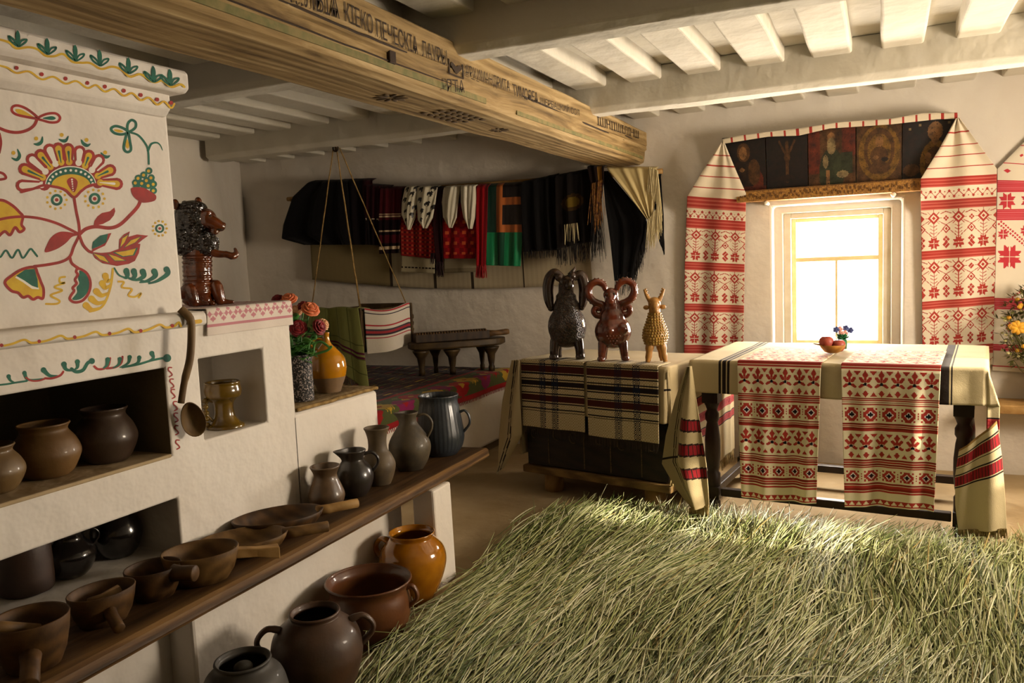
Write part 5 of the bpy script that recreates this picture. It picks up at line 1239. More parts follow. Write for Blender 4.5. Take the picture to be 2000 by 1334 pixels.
mb = MB(); fringe(mb, [(1872, 1034), (1966, 1032)], 20, SFT, 60, .3, .003, .01); mb.build('fringe', M['linfringe'], tcl)
# two runners
def runner_canvas():
    c = Canvas(150, 300, [S('#e6d8b4'), S('#a8352a'), S('#8a2a1e'), S('#15141c'), S('#e9e6e0')])
    def band(y0, y1): c.bandset(y0, y1, 4, 2, 1) if False else [c.rect(0, y0+(y1-y0)*k/4, 150, y0+(y1-y0)*k/4+(y1-y0)/4*.66, 1 if k % 2 else 2) for k in range(4)]
    def plus(x, y, r, k): c.rect(x-r, y-r*.34, x+r, y+r*.34+1, k); c.rect(x-r*.34, y-r, x+r*.34+1, y+r, k)
    def flowers(y0, y1):
        h = y1-y0
        for i in range(6):
            x = 12.5+25*i; m_ = y0+h*.52
            c.dia(x, y0+h*.17, 5.2, h*.17, 1); c.dia(x, y0+h*.86, 4.8, h*.14, 1)
            for sgn in (-1, 1):
                c.line(x+sgn*3.6, m_-6, x+sgn*7.4, m_-h*.22, 5.6, 1); c.line(x+sgn*4, m_+1.5, x+sgn*8.2, m_+h*.08, 5.6, 1); c.line(x+sgn*1.0, y0+h*.3, x, m_, 1.6, 1)
            c.dia(x, m_, 3.6, 3.6, 4); plus(x, m_, 3, 3)
            if i < 5: c.tri(x+12.5, y0+h*.18, y0+h*.02, 6, 1); c.tri(x+12.5, y0+h*.80, y0+h*.98, 5.5, 1)
    def rosettes(y0, y1):
        h = y1-y0; m_ = (y0+y1)/2
        for i in range(5):
            x = 15+30*i; r = h*.40
            c.ell(x, m_, 9.5, r*.92, 1); c.rect(x-10.5, m_-r*.4, x+10.5, m_+r*.4, 1); c.rect(x-5, m_-r*1.05, x+5, m_+r*1.05, 1)
            for (a, b_) in ((-1, -1), (1, -1), (-1, 1), (1, 1)): c.rect(x+a*9.5-1.5, m_+b_*r*.85-2, x+a*9.5+1.5, m_+b_*r*.85+2, 1)
            for a in (-1, 1):
                for q in (-1, 0, 1): c.rect(x+a*15-1.3, m_+q*5-1.2, x+a*15+1.3, m_+q*5+1.2, 1)
            c.dia(x, m_, 6.4, 8, 4); c.dia(x, m_, 4.6, 5.6, 1); plus(x, m_, 4.2, 3)
    band(0, 11); flowers(12, 68); band(69, 86); rosettes(87, 122); band(123, 141); flowers(144, 196); band(199, 219); rosettes(221, 247); band(249, 272)
    for k in range(13): c.tri(6+12*k, 296, 286, 6, 1)
    c.rect(0, 295, 150, 297, 1)
    return c
def runner(label, uL, uR, vb, Ltop, ph, slant):
    rc = runner_canvas(); f = rc.fn()
    A = onz(uL, 717, TZ+.012); B_ = onz(uR, 717, TZ+.012)
    xl = (A-FT.c).dot(FT.x); xr = (B_-FT.c).dot(FT.x); p = FT((xl+xr)/2, TY0-.02, 0); drop = TZ-z_at(p, vb)
    tot = Ltop+drop; nv = 420; nu = 150
    def fn(s, t_):
        d = t_*tot-Ltop; x = xl+(xr-xl)*s
        if d <= 0: return FT(x, TY0-.016-d*1.0 if d > -.0 else TY0-.016-d, TZ+.0165+.002*math.sin(x*30)*min(1, -d*10))
        k = d/drop; w_ = .016*math.sin(s*7+ph)*k+.011*math.sin(s*13+ph*2+2*k)*k+.006*math.sin(s*24+ph)*min(1, k*2)
        xx = x-(s-.5)*(xr-xl)*.10*k+slant*k; return FT(xx, TY0-.034-.010*min(1, d*30)-.018*k-abs(w_)*0-w_*.9-.012, TZ+.0165-d*.985-.012*k*math.sin(3*s+ph))
    def cf(s, t_):
        d = t_*tot-Ltop
        if d > 0: return f(s, min(.999, d/drop))
        q = (-d/Ltop); yy = int(q*300)
        return f(s, min(.999, q*.86))
    mb = MB(); mb.grid(fn, nu, nv, 0, cf)
    tag(mb.build('table_runner', M['weave'], origin=FT((xl+xr)/2, TY0, TZ), solid=.003), label, 'runner', 'embroidered runners on the long table')
runner('left of the two red embroidered runners hanging over the table front', 1419, 1596, 980, .52, .4, .0)
runner('right of the two red embroidered runners hanging over the table front', 1637, 1838, 998, .52, 2.1, .0)
# bowl, apples, posy
M['bowlw'] = wood('turned_bowl_wood', S('#8a5a22'), S('#b07a34'), (20, 20, 20), .45, .1)
bc = onz(1626, 690, TZ+.018); s_ = (bc-CAM).dot(CF)/FPX; bc.z = TZ+.021
pr = [(0, 0), (.012, 0), (.40, 0), (.62, .10), (.86, .36), (1, .58), (.98, .62), (.84, .46), (.6, .20), (.3, .10), (0, .09)]
mb = MB(); mb.lathe([(r*24*s_, z*26*s_) for r, z in pr], bc, 36)
rb = thing('wooden_bowl', 'small turned wooden bowl holding two red fruits on the long table', 'bowl', bc); mb.build('bowl_body', M['bowlw'], rb)
mb = MB(); h0 = bc-VR(bc)*20*s_+Vector((0, 0, 15*s_)); mb.tube([h0, h0-VR(bc)*10*s_+Vector((0, 0, 2*s_)), h0-VR(bc)*15*s_+Vector((0, 0, 3*s_))], [3.4*s_, 2.6*s_, 1.8*s_], 8, flat=.5); mb.build('handle', M['bowlw'], rb)
M['apple'] = plain('red_fruit_skin', S('#8e2c22'), .5, S('#a84a34'), 40)
for (u, v, r, d, lab) in ((1614, 669, 14, .012, 'larger reddish fruit, left one in the small wooden bowl'), (1638, 675, 13, -.006, 'smaller reddish fruit, right one in the small wooden bowl')):
    p = CAM+ray(u, v)*((bc-CAM).dot(CF)+d); fr_ = thing('apple', lab, 'fruit', p-Vector((0, 0, r*s_*.9)))
    mb = MB(); mb.lathe([(0, -.86), (.2, -.93), (.5, -.86), (.86, -.45), (1, .05), (.88, .55), (.55, .85), (.22, .86), (0, .74)], (0, 0, 0), 28)
    mb.v = [(p.x+x*r*s_, p.y+y*r*s_, p.z+z*r*s_) for x, y, z in mb.v]; mb.build('apple_flesh', M['apple'], fr_)
    mb = MB(); mb.tube([p+Vector((0, 0, r*s_*.7)), p+Vector((.003, 0, r*s_*1.05))], .0016, 6); mb.build('apple_stem', M['carve'], fr_)
pp = onz(1644, 684, TZ+.012); pp = onz(1644, 681, TZ+.018); pv = thing('flower_posy', 'little posy of pink and blue flowers in a green holder behind the fruit bowl', 'flowers', pp)
s_ = (pp-CAM).dot(CF)/FPX; M['posy_g'] = plain('posy_leaf', S('#0d6b3a'), .5, S('#0a4a2a'), 60); M['pinkp'] = plain('pink_petal', S('#e2b0a2'), .6, S('#d58a80'), 80); M['bluep'] = plain('blue_petal', S('#2b3568'), .6, S('#4a5a92'), 80)
mb = MB(); mb.lathe([(0, 0), (9*s_, 0), (10*s_, 10*s_), (9*s_, 19*s_), (0, 19*s_)], pp, 20); mb.build('posy_pot', M['posy_g'], pv)
mb = MB()
for k in range(26):
    a = rnd.uniform(0, 6.28); e = rnd.uniform(.1, .9); d = Vector((math.cos(a)*math.cos(e), math.sin(a)*math.cos(e), math.sin(e))); o = pp+Vector((0, 0, 17*s_)); sdv = d.cross(Vector((0, 0, 1))).normalized()
    mb.grid(lambda s, t_: o+d*18*s_*t_+sdv*(s-.5)*9*s_*math.sin(math.pi*min(1, t_*.95+.03)), 3, 6)
mb.build('foliage', M['posy_g'], pv, solid=.001)
for (u, v, m_) in ((1633, 644, 'bluep'), (1640, 643, 'pinkp'), (1652, 641, 'bluep'), (1650, 651, 'pinkp'), (1661, 645, 'bluep'), (1643, 652, 'pinkp')):
    p = CAM+ray(u, v)*((pp-CAM).dot(CF)-.01); mb = MB(); q_ = (CAM-p).to_track_quat('Z', 'Y').to_matrix()
    for k in range(5): a = k*1.2566; mb.ell(p+q_ @ Vector((math.cos(a)*3.4*s_, math.sin(a)*3.4*s_, 0)), (3.2*s_, 3.2*s_, 1.2*s_), 0, q_, 8, 5)
    mb.ell(p+q_ @ Vector((0, 0, .002)), (1.6*s_,)*3, 0, None, 8, 5); mb.build('blossom', M[m_], pv)

# ------------------------------------------------------------------ painted chest with cloths and clay beasts
CZ = .775; FC0 = Frame((0, 0, 0), -12.3); cm = Vector((-1.47, 4.14, 0))+FC0.y*.32; FC = Frame((cm.x, cm.y, 0), -12.3); CA, CY0, CY1 = .462, -.32, .23
ch = thing('painted_chest', 'dark painted chest on round log feet, under the plaid cloths', 'chest', FC(0, 0, 0))
M['chest'] = wood('black_painted_wood', S('#17110c'), S('#2a1f14'), (6, 30, 30), .55, .3)
mb = MB(); FC.box(mb, (-CA+.01, CY0+.012, .165), (CA-.01, CY1-.01, CZ-.045)); mb.build('chest_body', M['chest'], ch, bevel=.005)
mb = MB(); FC.box(mb, (-CA, CY0, CZ-.042), (CA, CY1, CZ)); mb.build('lid', M['chest'], ch, bevel=.006)
mb = MB(); FC.box(mb, (-CA-.015, CY0-.012, .118), (CA+.015, CY1, .162)); mb.build('base_moulding', wood('worn_moulding', S('#5a4424'), S('#8a6c3e'), (8, 30, 30), .7, .4), ch, bevel=.008)
for (x, y) in ((-.33, -.22), (.33, -.22), (-.33, .2), (.33, .2)):
    mb = MB(); mb.lathe([(0, 0), (.056, 0), (.058, .03), (.056, .117), (0, .117)], FC(x, y, 0), 22); mb.build('log_foot', M['wood_l'], ch)
M['ringp'] = plain('worn_ochre_paint', S('#6b5634'), .7, S('#3a2c1a'), 120)
for (x, z, r) in ((-.40, .35, .025), (-.24, .36, .032), (-.13, .35, .03), (.04, .36, .03), (.18, .35, .034), (.36, .35, .022)):
    mb = MB(); mb.tube([FC(x+r*math.cos(a)*.8, CY0+.0105, z+r*math.sin(a)) for a in np.linspace(.4, 5.2, 22)], .0032, 6); mb.build('painted_ring', M['ringp'], ch)
for x in (-.30, -.06, .11, .30):
    mb = MB(); FC.box(mb, (x-.003, CY0+.0095, .18), (x+.003, CY0+.0125, .45)); mb.build('painted_line', M['ringp'], ch)
def ccol(u, v):
    au = abs(u)-CA
    if au > .30 and u > 0:
        for (a0, a1) in ((.32, .37), (.40, .455), (.485, .53)):
            if a0 < au < a1: return S('#8e2427') if a0+.008 < au < a1-.008 and math.sin(v*150) > -.8 else S('#4a1c18')
    if au > 0 and (abs(v-CY0+.12) < .004 or abs(v-CY0+.136) < .003): return DK
    return S('#bda981')
mb, cpos = draped_cover(FC, CA+.004, CY0-.004, CY1, CZ, .56, .29, ccol, (-.25, .10), (.25, .0), flare=(.3, .0), cell=.011, back=.0)
cc_ = thing('chest_cloth', 'plain beige linen cloth over the chest, its right end with red stripes and fringe', 'cloth', FC(0, 0, CZ))
mb.build('cloth', M['weave_l'], cc_, solid=.004)
mb = MB()
for v in np.linspace(CY0-.20, CY1, 70):
    p = Vector(cpos(CA+.004+.559, v)); q = p+Vector((rnd.uniform(-.008, .008), rnd.uniform(-.008, .008), -.05-.02*rnd.random())); mb.tube([p, p.lerp(q, .5)+Vector((.004, 0, 0)), q], [.003, .003, .0015], 4, cap=False)
mb.build('fringe', M['linfringe'], cc_)
SFC = on_plane(FC, CY0-.075)
def ccl(s, t_):
    if s < .40:
        return DK if abs(s-.20-.1*t_) < .012 or abs(s-.26-.1*t_) < .01 or abs(t_-.62) < .006 else S('#a3926c')
    for (a0, a1) in ((.36, .45), (.53, .62), (.70, .78)):
        q = t_-.06*(s-.5)
        if a0 < q < a1: return RDD if a0+.012 < q < a1-.012 and math.sin(s*80) > -.75 else S('#33201a')
    return S('#bba87e')
mb = MB(); drape(mb, [(1342, 716), (1320, 780), (1302, 850), (1294, 905), (1322, 955), (1350, 992)], [(1350, 715), (1360, 780), (1372, 850), (1382, 905), (1387, 950), (1390, 985)], SFC, 80, 140, ccl, lambda s, t_: .045*t_*math.sin(3.1*s)**2+.028*(1 if s > .4 else 0)*min(1, abs(s-.4)*8)*t_+.008*math.sin(10*s+3*t_))
mb.build('folded_corner', M['weave_l'], cc_, solid=.004)
mb = MB(); fringe(mb, [(1352, 990), (1390, 983)], 26, SFC, 40, .25, .003, .03); mb.build('fringe', M['linfringe'], cc_)
def ccl2(s, t_): return DK if abs(s-.35-.25*t_) < .03 or abs(s-.48-.25*t_) < .025 else S('#b3a17a')
mb = MB(); drape(mb, [(1000, 703), (984, 780), (976, 850), (971, 928)], [(1016, 703), (1016, 780), (1018, 850), (984, 912)], SFC, 30, 110, ccl2, lambda s, t_: .03*math.sin(3.1*s)*t_+.01*math.sin(8*s+4*t_))
mb.build('folded_corner', M['weave_l'], cc_, solid=.004)
def plaid(label, x0, x1, drop, ph, vst):
    Ltop = .12; tot = Ltop+drop; base, base2 = S('#d2c29c'), S('#baa67c'); br, bk, bl_ = S('#4a1f18'), S('#1a1412'), S('#1b2036')
    rows = [(.02, .028, bk), (.034, .075, br), (.082, .09, bk), (.118, .126, bk), (.134, .165, S('#241a1c')), (.173, .181, bk), (.215, .222, bk), (.228, .268, br), (.275, .283, bk), (.318, .324, bk), (.334, .338, bk)]
    def cf(s, t_):
        d = t_*tot-Ltop; x = s*(x1-x0); k = d/drop*.45 if d > 0 else -1
        col = None
        if d > 0:
            for (a0, a1, c_) in rows:
                if a0 < k < a1: col = c_; break
        for (a0, a1) in vst:
            if a0 < s < a1:
                ch_ = (int(x/.006)+int(d/.006)) % 2
                if ch_ or col is not None and col != br: return bl_
        if col is not None: return col
        return base if (int(x/.008)+int((d+1)/.008)) % 2 else base2
    def fn(s, t_):
        d = t_*tot-Ltop; x = x0+(x1-x0)*s
        if d <= 0: return FC(x, CY0-.016-d, CZ+.0165)
        k = d/drop; w_ = .006*math.sin(s*9+ph)*k; return FC(x+.004*k*math.sin(ph), CY0-.040-.012*k+w_, CZ+.0165-d)
    ro = thing('plaid_cloth', label, 'cloth', FC((x0+x1)/2, CY0, CZ), 'plaid cloths on the chest')
    mb = MB(); mb.grid(fn, 90, 150, 0, cf); mb.build('cloth_panel', M['weave_l'], ro, solid=.004)
    q = MB()
    for i in range(80):
        p = fn((i+.5)/80, 1.0); e = p+Vector((rnd.uniform(-.006, .006), rnd.uniform(-.004, .004), -.04-.015*rnd.random())); q.tube([p, e], [.0022, .001], 4, cap=False)
    q.build('fringe', plain('dark_wool_fringe', S('#3a2c20'), .9), ro)
plaid('left plaid woven cloth on the chest front, below the dark ram', -.435, -.012, .385, .3, [(.30, .40), (.50, .60)])
plaid('right plaid woven cloth on the chest front, below the red-brown ram', .006, .435, .40, 1.7, [(.40, .50), (.66, .76)])

# clay beasts ------------------------------------------------------
def local(c, s_, yaw=0):
    X = VR(c); Y = VA(c); a = math.radians(yaw); X, Y = X*math.cos(a)+Y*math.sin(a), Y*math.cos(a)-X*math.sin(a)
    R = Matrix((X, Y, Vector((0, 0, 1)))).transposed()
    return (lambda x, z, d=0: Vector(c)+X*x*s_+Y*d*s_+Vector((0, 0, z*s_))), R
def capsule(mb, P, pts, rad, seg=14, mi=0):
    Q = crom([tuple(P(*p)) for p in pts], 5); n_ = len(Q); rr = np.interp(np.linspace(0, 1, n_), np.linspace(0, 1, len(rad)), rad)
    mb.tube(Q, list(rr), seg, mi); mb.ell(Q[0], (rr[0],)*3, mi, None, 12, 8); mb.ell(Q[-1], (rr[-1],)*3, mi, None, 12, 8)
def scaly(name, c, c2, scale, st_, rough=.3, coat=.5):
    m, t, b = nt(name); v = coords(t); vo = N(t, 'ShaderNodeTexVoronoi'); vo.inputs['Scale'].default_value = scale; t.links.new(v, vo.inputs['Vector'])
    t.links.new(ramp(t, vo.outputs['Distance'], [(.1, c2), (.6, c)]), b.inputs['Base Color']); bump(t, b, vo.outputs['Distance'], st_, .012).node.invert = True
    b.inputs['Roughness'].default_value = rough; b.inputs['Coat Weight'].default_value = coat; return m
M['ram_d'] = scaly('dark_scaly_glaze', S('#1a100b'), S('#5c3c26'), 130, .7); M['ram_s'] = plain('dark_smooth_glaze', S('#23150e'), .22, S('#38221a'), 30, .7)
M['ram_r'] = plain('red_brown_clay_glaze', S('#4f1d0e'), .2, S('#6d2c14'), 30, .8, .1, 40); M['goat'] = plain('ochre_clay', S('#b5823c'), .5, S('#97682a'), 30, .2)
top = CZ+.0215
# dark ram
c, s_ = place(1110, 702, top, 24); P, R = local(c, s_, -6)
rm = thing('clay_ram', 'dark brown scaly clay ram with folded horns, leftmost on the chest', 'figurine', c)
mb = MB(); mb.ell(P(0, 62), (38*s_, 34*s_, 42*s_), 0, R); mb.ell(P(0, 92), (27*s_, 25*s_, 34*s_), 0, R); mb.ell(P(0, 48), (35*s_, 32*s_, 28*s_), 0, R); mb.tube(crom([tuple(P(0, 100)), tuple(P(0, 122)), tuple(P(1, 146))], 5), [20*s_]*6+[15*s_]*5, 16)
blob(mb, 'body', M['ram_d'], rm, voxel=.0045)
for (x, d) in ((-25, -14), (24, -14), (-22, 14), (22, 14)):
    mb = MB(); capsule(mb, P, [(x*.9, 34, d*.8), (x, 20, d), (x*1.02, 8, d*1.02), (x*1.04, 3.5, d*1.1)], [11*s_, 9*s_, 8.5*s_, 9.5*s_]); v_ = [q for q in mb.v]; mb.v = [(q[0], q[1], max(q[2], c.z)) for q in v_]; mb.build('leg', M['ram_s'], rm)
mb = MB(); mb.ell(P(2, 148), (15*s_, 15*s_, 13*s_), 0, R); capsule(mb, P, [(4, 148, 0), (8, 143, -14), (9, 141, -21)], [12*s_, 10*s_, 9*s_]); mb.ell(P(-12, 157, -4), (8*s_, 7*s_, 8*s_), 0, R); mb.ell(P(14, 158, -4), (8*s_, 7*s_, 8*s_), 0, R)
hd = blob(mb, 'head', M['ram_s'], rm, voxel=.0035)
for (x, z) in ((1, 152), (13, 150)):
    mb = MB(); mb.ell(P(x-1, z-4, -15), (4.2*s_,)*3, 0, None, 12, 8); mb.build('eye', M['carve'], hd)
for sg in (-1, 1):
    mb = MB(); capsule(mb, P, [(sg*6, 155, 2), (sg*20, 166 if sg < 0 else 158, 4), (sg*30, 158, 6), (sg*35, 138, 4), (sg*34, 116, 0), (sg*30, 98, -4)], [7*s_, 9*s_, 11*s_, 11*s_, 10*s_, 6*s_]); mb.ell(P(sg*39, 130, 0), (4*s_,)*3, 0, None, 10, 6); mb.build('horn', M['ram_s'], rm)
mb = MB(); mb.tube([tuple(P(10, 160, 0)), tuple(P(20, 176, 0))], [7*s_, 1.5*s_], 10); mb.build('ear', M['ram_s'], rm)
# red-brown ram
c, s_ = place(1199, 706, top, 24); P, R = local(c, s_)
rm = thing('clay_ram', 'red-brown glazed clay ram with big S-curled horns, middle of the chest top', 'figurine', c)
mb = MB(); mb.ell(P(0, 56), (36*s_, 33*s_, 34*s_), 0, R); mb.ell(P(0, 82), (25*s_, 23*s_, 26*s_), 0, R); mb.tube(crom([tuple(P(0, 90)), tuple(P(0, 106)), tuple(P(-1, 124))], 5), [17*s_]*6+[14*s_]*5, 16)
mb.ell(P(-6, 60, -26), (10*s_, 10*s_, 10*s_), 0, R); mb.ell(P(18, 62, -24), (12*s_, 10*s_, 12*s_), 0, R)
blob(mb, 'body', M['ram_r'], rm, voxel=.0045)
mb = MB()
for k in range(5):
    for j in range(5-k): mb.ell(P(-12+j*6+k*3, 50-k*5, -31+k*1.2), (2*s_,)*3, 0, None, 8, 5)
mb.build('bead_ornament', M['ram_r'], rm)
for (x, d) in ((-22, -13), (20, -13), (-19, 13), (19, 13)):
    mb = MB(); capsule(mb, P, [(x*.9, 34, d*.8), (x, 18, d), (x*1.05, 7, d*1.05), (x*1.1, 3.5, d*1.15)], [10*s_, 8*s_, 7*s_, 8*s_]); mb.v = [(q[0], q[1], max(q[2], c.z)) for q in mb.v]; mb.build('leg', M['ram_r'], rm)
mb = MB(); mb.ell(P(-2, 127), (15*s_, 14*s_, 14*s_), 0, R); capsule(mb, P, [(-2, 125, -4), (-3, 120, -14), (-3, 117, -20)], [12*s_, 10*s_, 8*s_]); hd = blob(mb, 'head', M['ram_r'], rm, voxel=.0035)
for x in (-10, 4):
    mb = MB(); mb.ell(P(x, 129, -13), (3.2*s_,)*3, 0, None, 10, 6); mb.build('eye', M['carve'], hd)
for sg in (-1, 1):
    pth = [(sg*10, 136, 0), (sg*16, 148, 0), (sg*28, 153, 0), (sg*40, 147, 0), (sg*44, 133, 0), (sg*38, 119, 0), (sg*28, 112, 0), (sg*18, 108, 0), (sg*15, 98, 0), (sg*19, 89, 0), (sg*29, 88, 0), (sg*35, 96, 0), (sg*31, 104, 0), (sg*25, 102, 0), (sg*25, 96, 0)]
    mb = MB(); Q = crom([tuple(P(x-1, z, d)) for x, z, d in pth], 7); n_ = len(Q); mb.tube(Q, list(np.interp(np.linspace(0, 1, n_), [0, .1, .4, .6, 1], [5*s_, 7*s_, 7.5*s_, 7*s_, 4.5*s_])), 12, flat=1)
    for k in range(6, int(n_*.55), 3):
        o_ = Vector(Q[k]); ct = P(sg*27, 131, 0); dv_ = (o_-ct).normalized(); mb.ell(o_+dv_*6.5*s_, (2.2*s_,)*3, 0, None, 8, 5)
    mb.build('horn', M['ram_r'], rm)
# ochre goat
c, s_ = place(1281, 708, top, 18); P, R = local(c, s_, 4)
rm = thing('clay_goat', 'small ochre clay goat covered in beads with two notched horns, rightmost on the chest', 'figurine', c)
prof = [(0, 30), (12, 31), (20, 36), (24, 48), (22, 62), (16, 78), (11.5, 92), (11, 104), (12, 114), (8, 123), (0, 126)]
mb = MB(); pc = crom(prof, 5); mb.lathe([(max(r, 0)*s_, z*s_) for r, z in pc], c, 28); mb.ell(P(0, 108, -10), (8*s_, 9*s_, 10*s_), 0, R); mb.ell(P(1, 100, -15), (5.5*s_, 6*s_, 5*s_), 0, R)
blob(mb, 'body', M['goat'], rm, voxel=.0035, smooth=2)
mb = MB()
for j, z in enumerate(np.arange(36, 96, 5.2)):
    r = float(np.interp(z, [p[1] for p in prof], [p[0] for p in prof])); n_ = max(8, int(2*math.pi*r/5.2))
    for k in range(n_):
        a = 2*math.pi*(k+.5*(j % 2))/n_; mb.ell(P(r*math.cos(a), z, r*math.sin(a)), (2.5*s_,)*3, 0, None, 8, 5)
for j in range(4):
    for k in range(5): mb.ell(P(-8+k*4, 116+j*2.5-abs(k-2), -8+j*3.5), (1.8*s_,)*3, 0, None, 8, 5)
tag(mb.build('bead_coat', plain('ochre_beads', S('#b9933c'), .4, S('#8a6a24'), 60, .4), rm), kind='stuff')
for (x, d) in ((-15, -9), (16, -9), (-12, 10), (12, 10)):
    mb = MB(); mb.tube(crom([tuple(P(x*.7, 40, d*.8)), tuple(P(x*.9, 20, d)), tuple(P(x*1.1, 0, d*1.1))], 4), [8*s_]*4+[6*s_]*3+[4.5*s_]*2, 12); mb.build('leg', M['goat'], rm)
for sg in (-1, 1):
    mb = MB(); Q = crom([tuple(P(sg*8, 118, 0)), tuple(P(sg*14, 128, 0)), tuple(P(sg*19, 141, 0))], 5); mb.tube(Q, list(np.linspace(5*s_, 2*s_, len(Q))), 10)
    for k in range(2, len(Q), 2): mb.ell(Vector(Q[k])+R @ Vector((sg*-3*s_, 0, 0)), (2.4*s_, 2*s_, 2*s_), 0, None, 8, 5)
    mb.build('horn', M['goat'], rm); mb = MB(); mb.ell(P(sg*16, 106, -3), (6*s_, 4*s_, 4.5*s_), 0, R); mb.build('ear', M['goat'], rm)

# ------------------------------------------------------------------ lion on the stove and its towel
M['stripe_t'] = M['weave']
mb = MB(); ya, yb = 1.945, 2.352
def fn(s, t_):
    y = ya+(yb-ya)*s; L = .40; d = t_*(L+.088)
    w_ = .002*math.sin(s*14)
    if d < L: return Vector((-2.40+d+.004, y, 1.2465+w_*.4))
    e = d-L; return Vector((-1.992+.004*math.sin(min(1, e*60))+w_, y-.01*e*10*(1-s), 1.2465-e*(1+.0*s)))
cvs = Canvas(150, 160, [S('#dfd2c4'), S('#c4848a'), S('#b8686e')])
for k in range(6):
    for i in range(9): x = 8+17*i+(8 if k % 2 else 0); c_y = 12+k*19; cvs.dia(x-5, c_y, 4.4, 4.2, 1); cvs.dia(x+5, c_y, 4.4, 4.2, 1); cvs.dia(x, c_y+6, 4.4, 4.6, 1); cvs.rect(x+6, c_y+5, x+12, c_y+8, 1)
for i in range(9): x = 8+17*i; cvs.dia(x-5, 137, 4.0, 3.2, 1); cvs.dia(x+5, 137, 4.0, 3.2, 1); cvs.dia(x, 142, 4.4, 3.6, 1); cvs.dia(x+8.5, 132.5, 3.4, 2.4, 1)
cvs.rect(0, 148.0, 150, 151.0, 1)
mb.grid(fn, 150, 160, 0, cvs.fn()); tag(mb.build('stove_towel', M['weave'], origin=(-2.2, 2.15, 1.247), solid=.003), 'white towel with pink embroidery under the clay lion on the stove top', 'towel')
c = Vector((-2.17, 2.085, 1.249)); s_ = (c-CAM).dot(CF)/FPX; u0, v0, _ = proj(c); P0, R = local(c, s_, 10)
P = lambda x, z, d=0: P0(x+402-u0, z, d)
M['lion'] = plain('brown_lion_glaze', S('#6b300c'), .18, S('#421b07'), 22, .9, .1, 60); M['mane'] = scaly('black_mane_glaze', S('#0f0a08'), S('#2a1a10'), 80, 1.0, .15, .9)
ln_ = thing('clay_lion', 'glazed clay lion with black mane sitting upright on the stove, one arm out', 'figurine', c)
mb = MB(); capsule(mb, P, [(-14, 20), (-14, 55), (-10, 95), (-6, 125)], [27*s_, 23*s_, 24*s_, 26*s_])
for k in range(9): z = 26+k*8.5; mb.tube([tuple(P(-14+(z-20)*.06+(25.5+.5*abs(4-k)*.6)*math.cos(a), z, (25+.5*abs(4-k)*.6)*math.sin(a))) for a in np.linspace(0, 6.283, 25)], 2.6*s_, 8, cap=False)
mb.ell(P(8, 4, -14), (8*s_, 8*s_, 6*s_)); mb.ell(P(-14, 12, 0), (30*s_, 24*s_, 14*s_), 0, R)
blob(mb, 'body', M['lion'], ln_, voxel=.004, smooth=2, floor=c.z)
for (x, d, hgt) in ((-33, -18, 34), (16, -10, 38)):
    mb = MB(); capsule(mb, P, [(x-6, hgt-8, d+10), (x+2, hgt, d), (x+6, hgt*.5, d-3), (x+8, 8, d-4)], [13*s_, 13*s_, 12*s_, 10*s_]); capsule(mb, P, [(x+8, 6.5, d-4), (x+22, 5.0, d-8), (x+30, 4.2, d-10)], [6.5*s_, 5*s_, 4*s_]); blob(mb, 'leg', M['lion'], ln_, voxel=.0035, smooth=2, floor=c.z)
mb = MB(); capsule(mb, P, [(2, 112, -16), (22, 100, -22), (42, 98, -22)], [11*s_, 8*s_, 6*s_]); capsule(mb, P, [(40, 98, -22), (54, 94, -22), (60, 98, -22), (58, 108, -22)], [7*s_, 7*s_, 5*s_, 3*s_]); mb.ell(P(50, 93, -22), (9*s_, 6*s_, 6*s_)); blob(mb, 'arm', M['lion'], ln_, voxel=.003, smooth=2)
mb = MB(); mb.ell(P(-14, 168, 2), (34*s_, 34*s_, 34*s_)); mb.ell(P(-22, 130, 4), (34*s_, 32*s_, 36*s_)); mb.ell(P(4, 122, -10), (27*s_, 24*s_, 26*s_)); mb.ell(P(-10, 188, 0), (28*s_, 26*s_, 16*s_))
for k in range(170):
    a, e = rnd.uniform(0, 6.28), rnd.uniform(-1.2, 1.3); ctr, rr = rnd.choice(((( -14, 168, 2), 34), ((4, 122, -10), 26), ((-22, 130, 4), 34))); mb.ell(P(ctr[0]+rr*math.cos(a)*math.cos(e), ctr[1]+rr*math.sin(e), ctr[2]+rr*math.sin(a)*math.cos(e)), (3.6*s_,)*3, 0, None, 8, 5)
blob(mb, 'mane', M['mane'], ln_, voxel=.0032, smooth=1)
mb = MB(); mb.ell(P(8, 168, -14), (22*s_, 18*s_, 20*s_), 0, R); capsule(mb, P, [(10, 165, -20), (24, 157, -24), (33, 152, -26)], [16*s_, 13*s_, 10*s_]); mb.ell(P(20, 141, -22), (11*s_, 9*s_, 6*s_)); mb.ell(P(10, 178, -26), (9*s_, 8*s_, 5*s_)); mb.ell(P(39, 156, -27), (4.5*s_, 5*s_, 4*s_)); hd = blob(mb, 'head', M['lion'], ln_, voxel=.003, smooth=2)
mb = MB(); mb.ell(P(14, 171, -31), (4*s_,)*3, 0, None, 12, 8); mb.build('eye', M['carve'], hd)
mb = MB(); mb.ell(P(31, 146, -27), (9*s_, 8*s_, 2.6*s_), 0, R, 12, 8); mb.build('mouth', M['carve'], hd)
for (x, z) in ((-42, 196), (0, 200)):
    mb = MB(); mb.ell(P(x, z, -4), (7*s_, 4*s_, 10*s_), 0, R, 14, 8); mb.build('ear', M['lion'], hd)
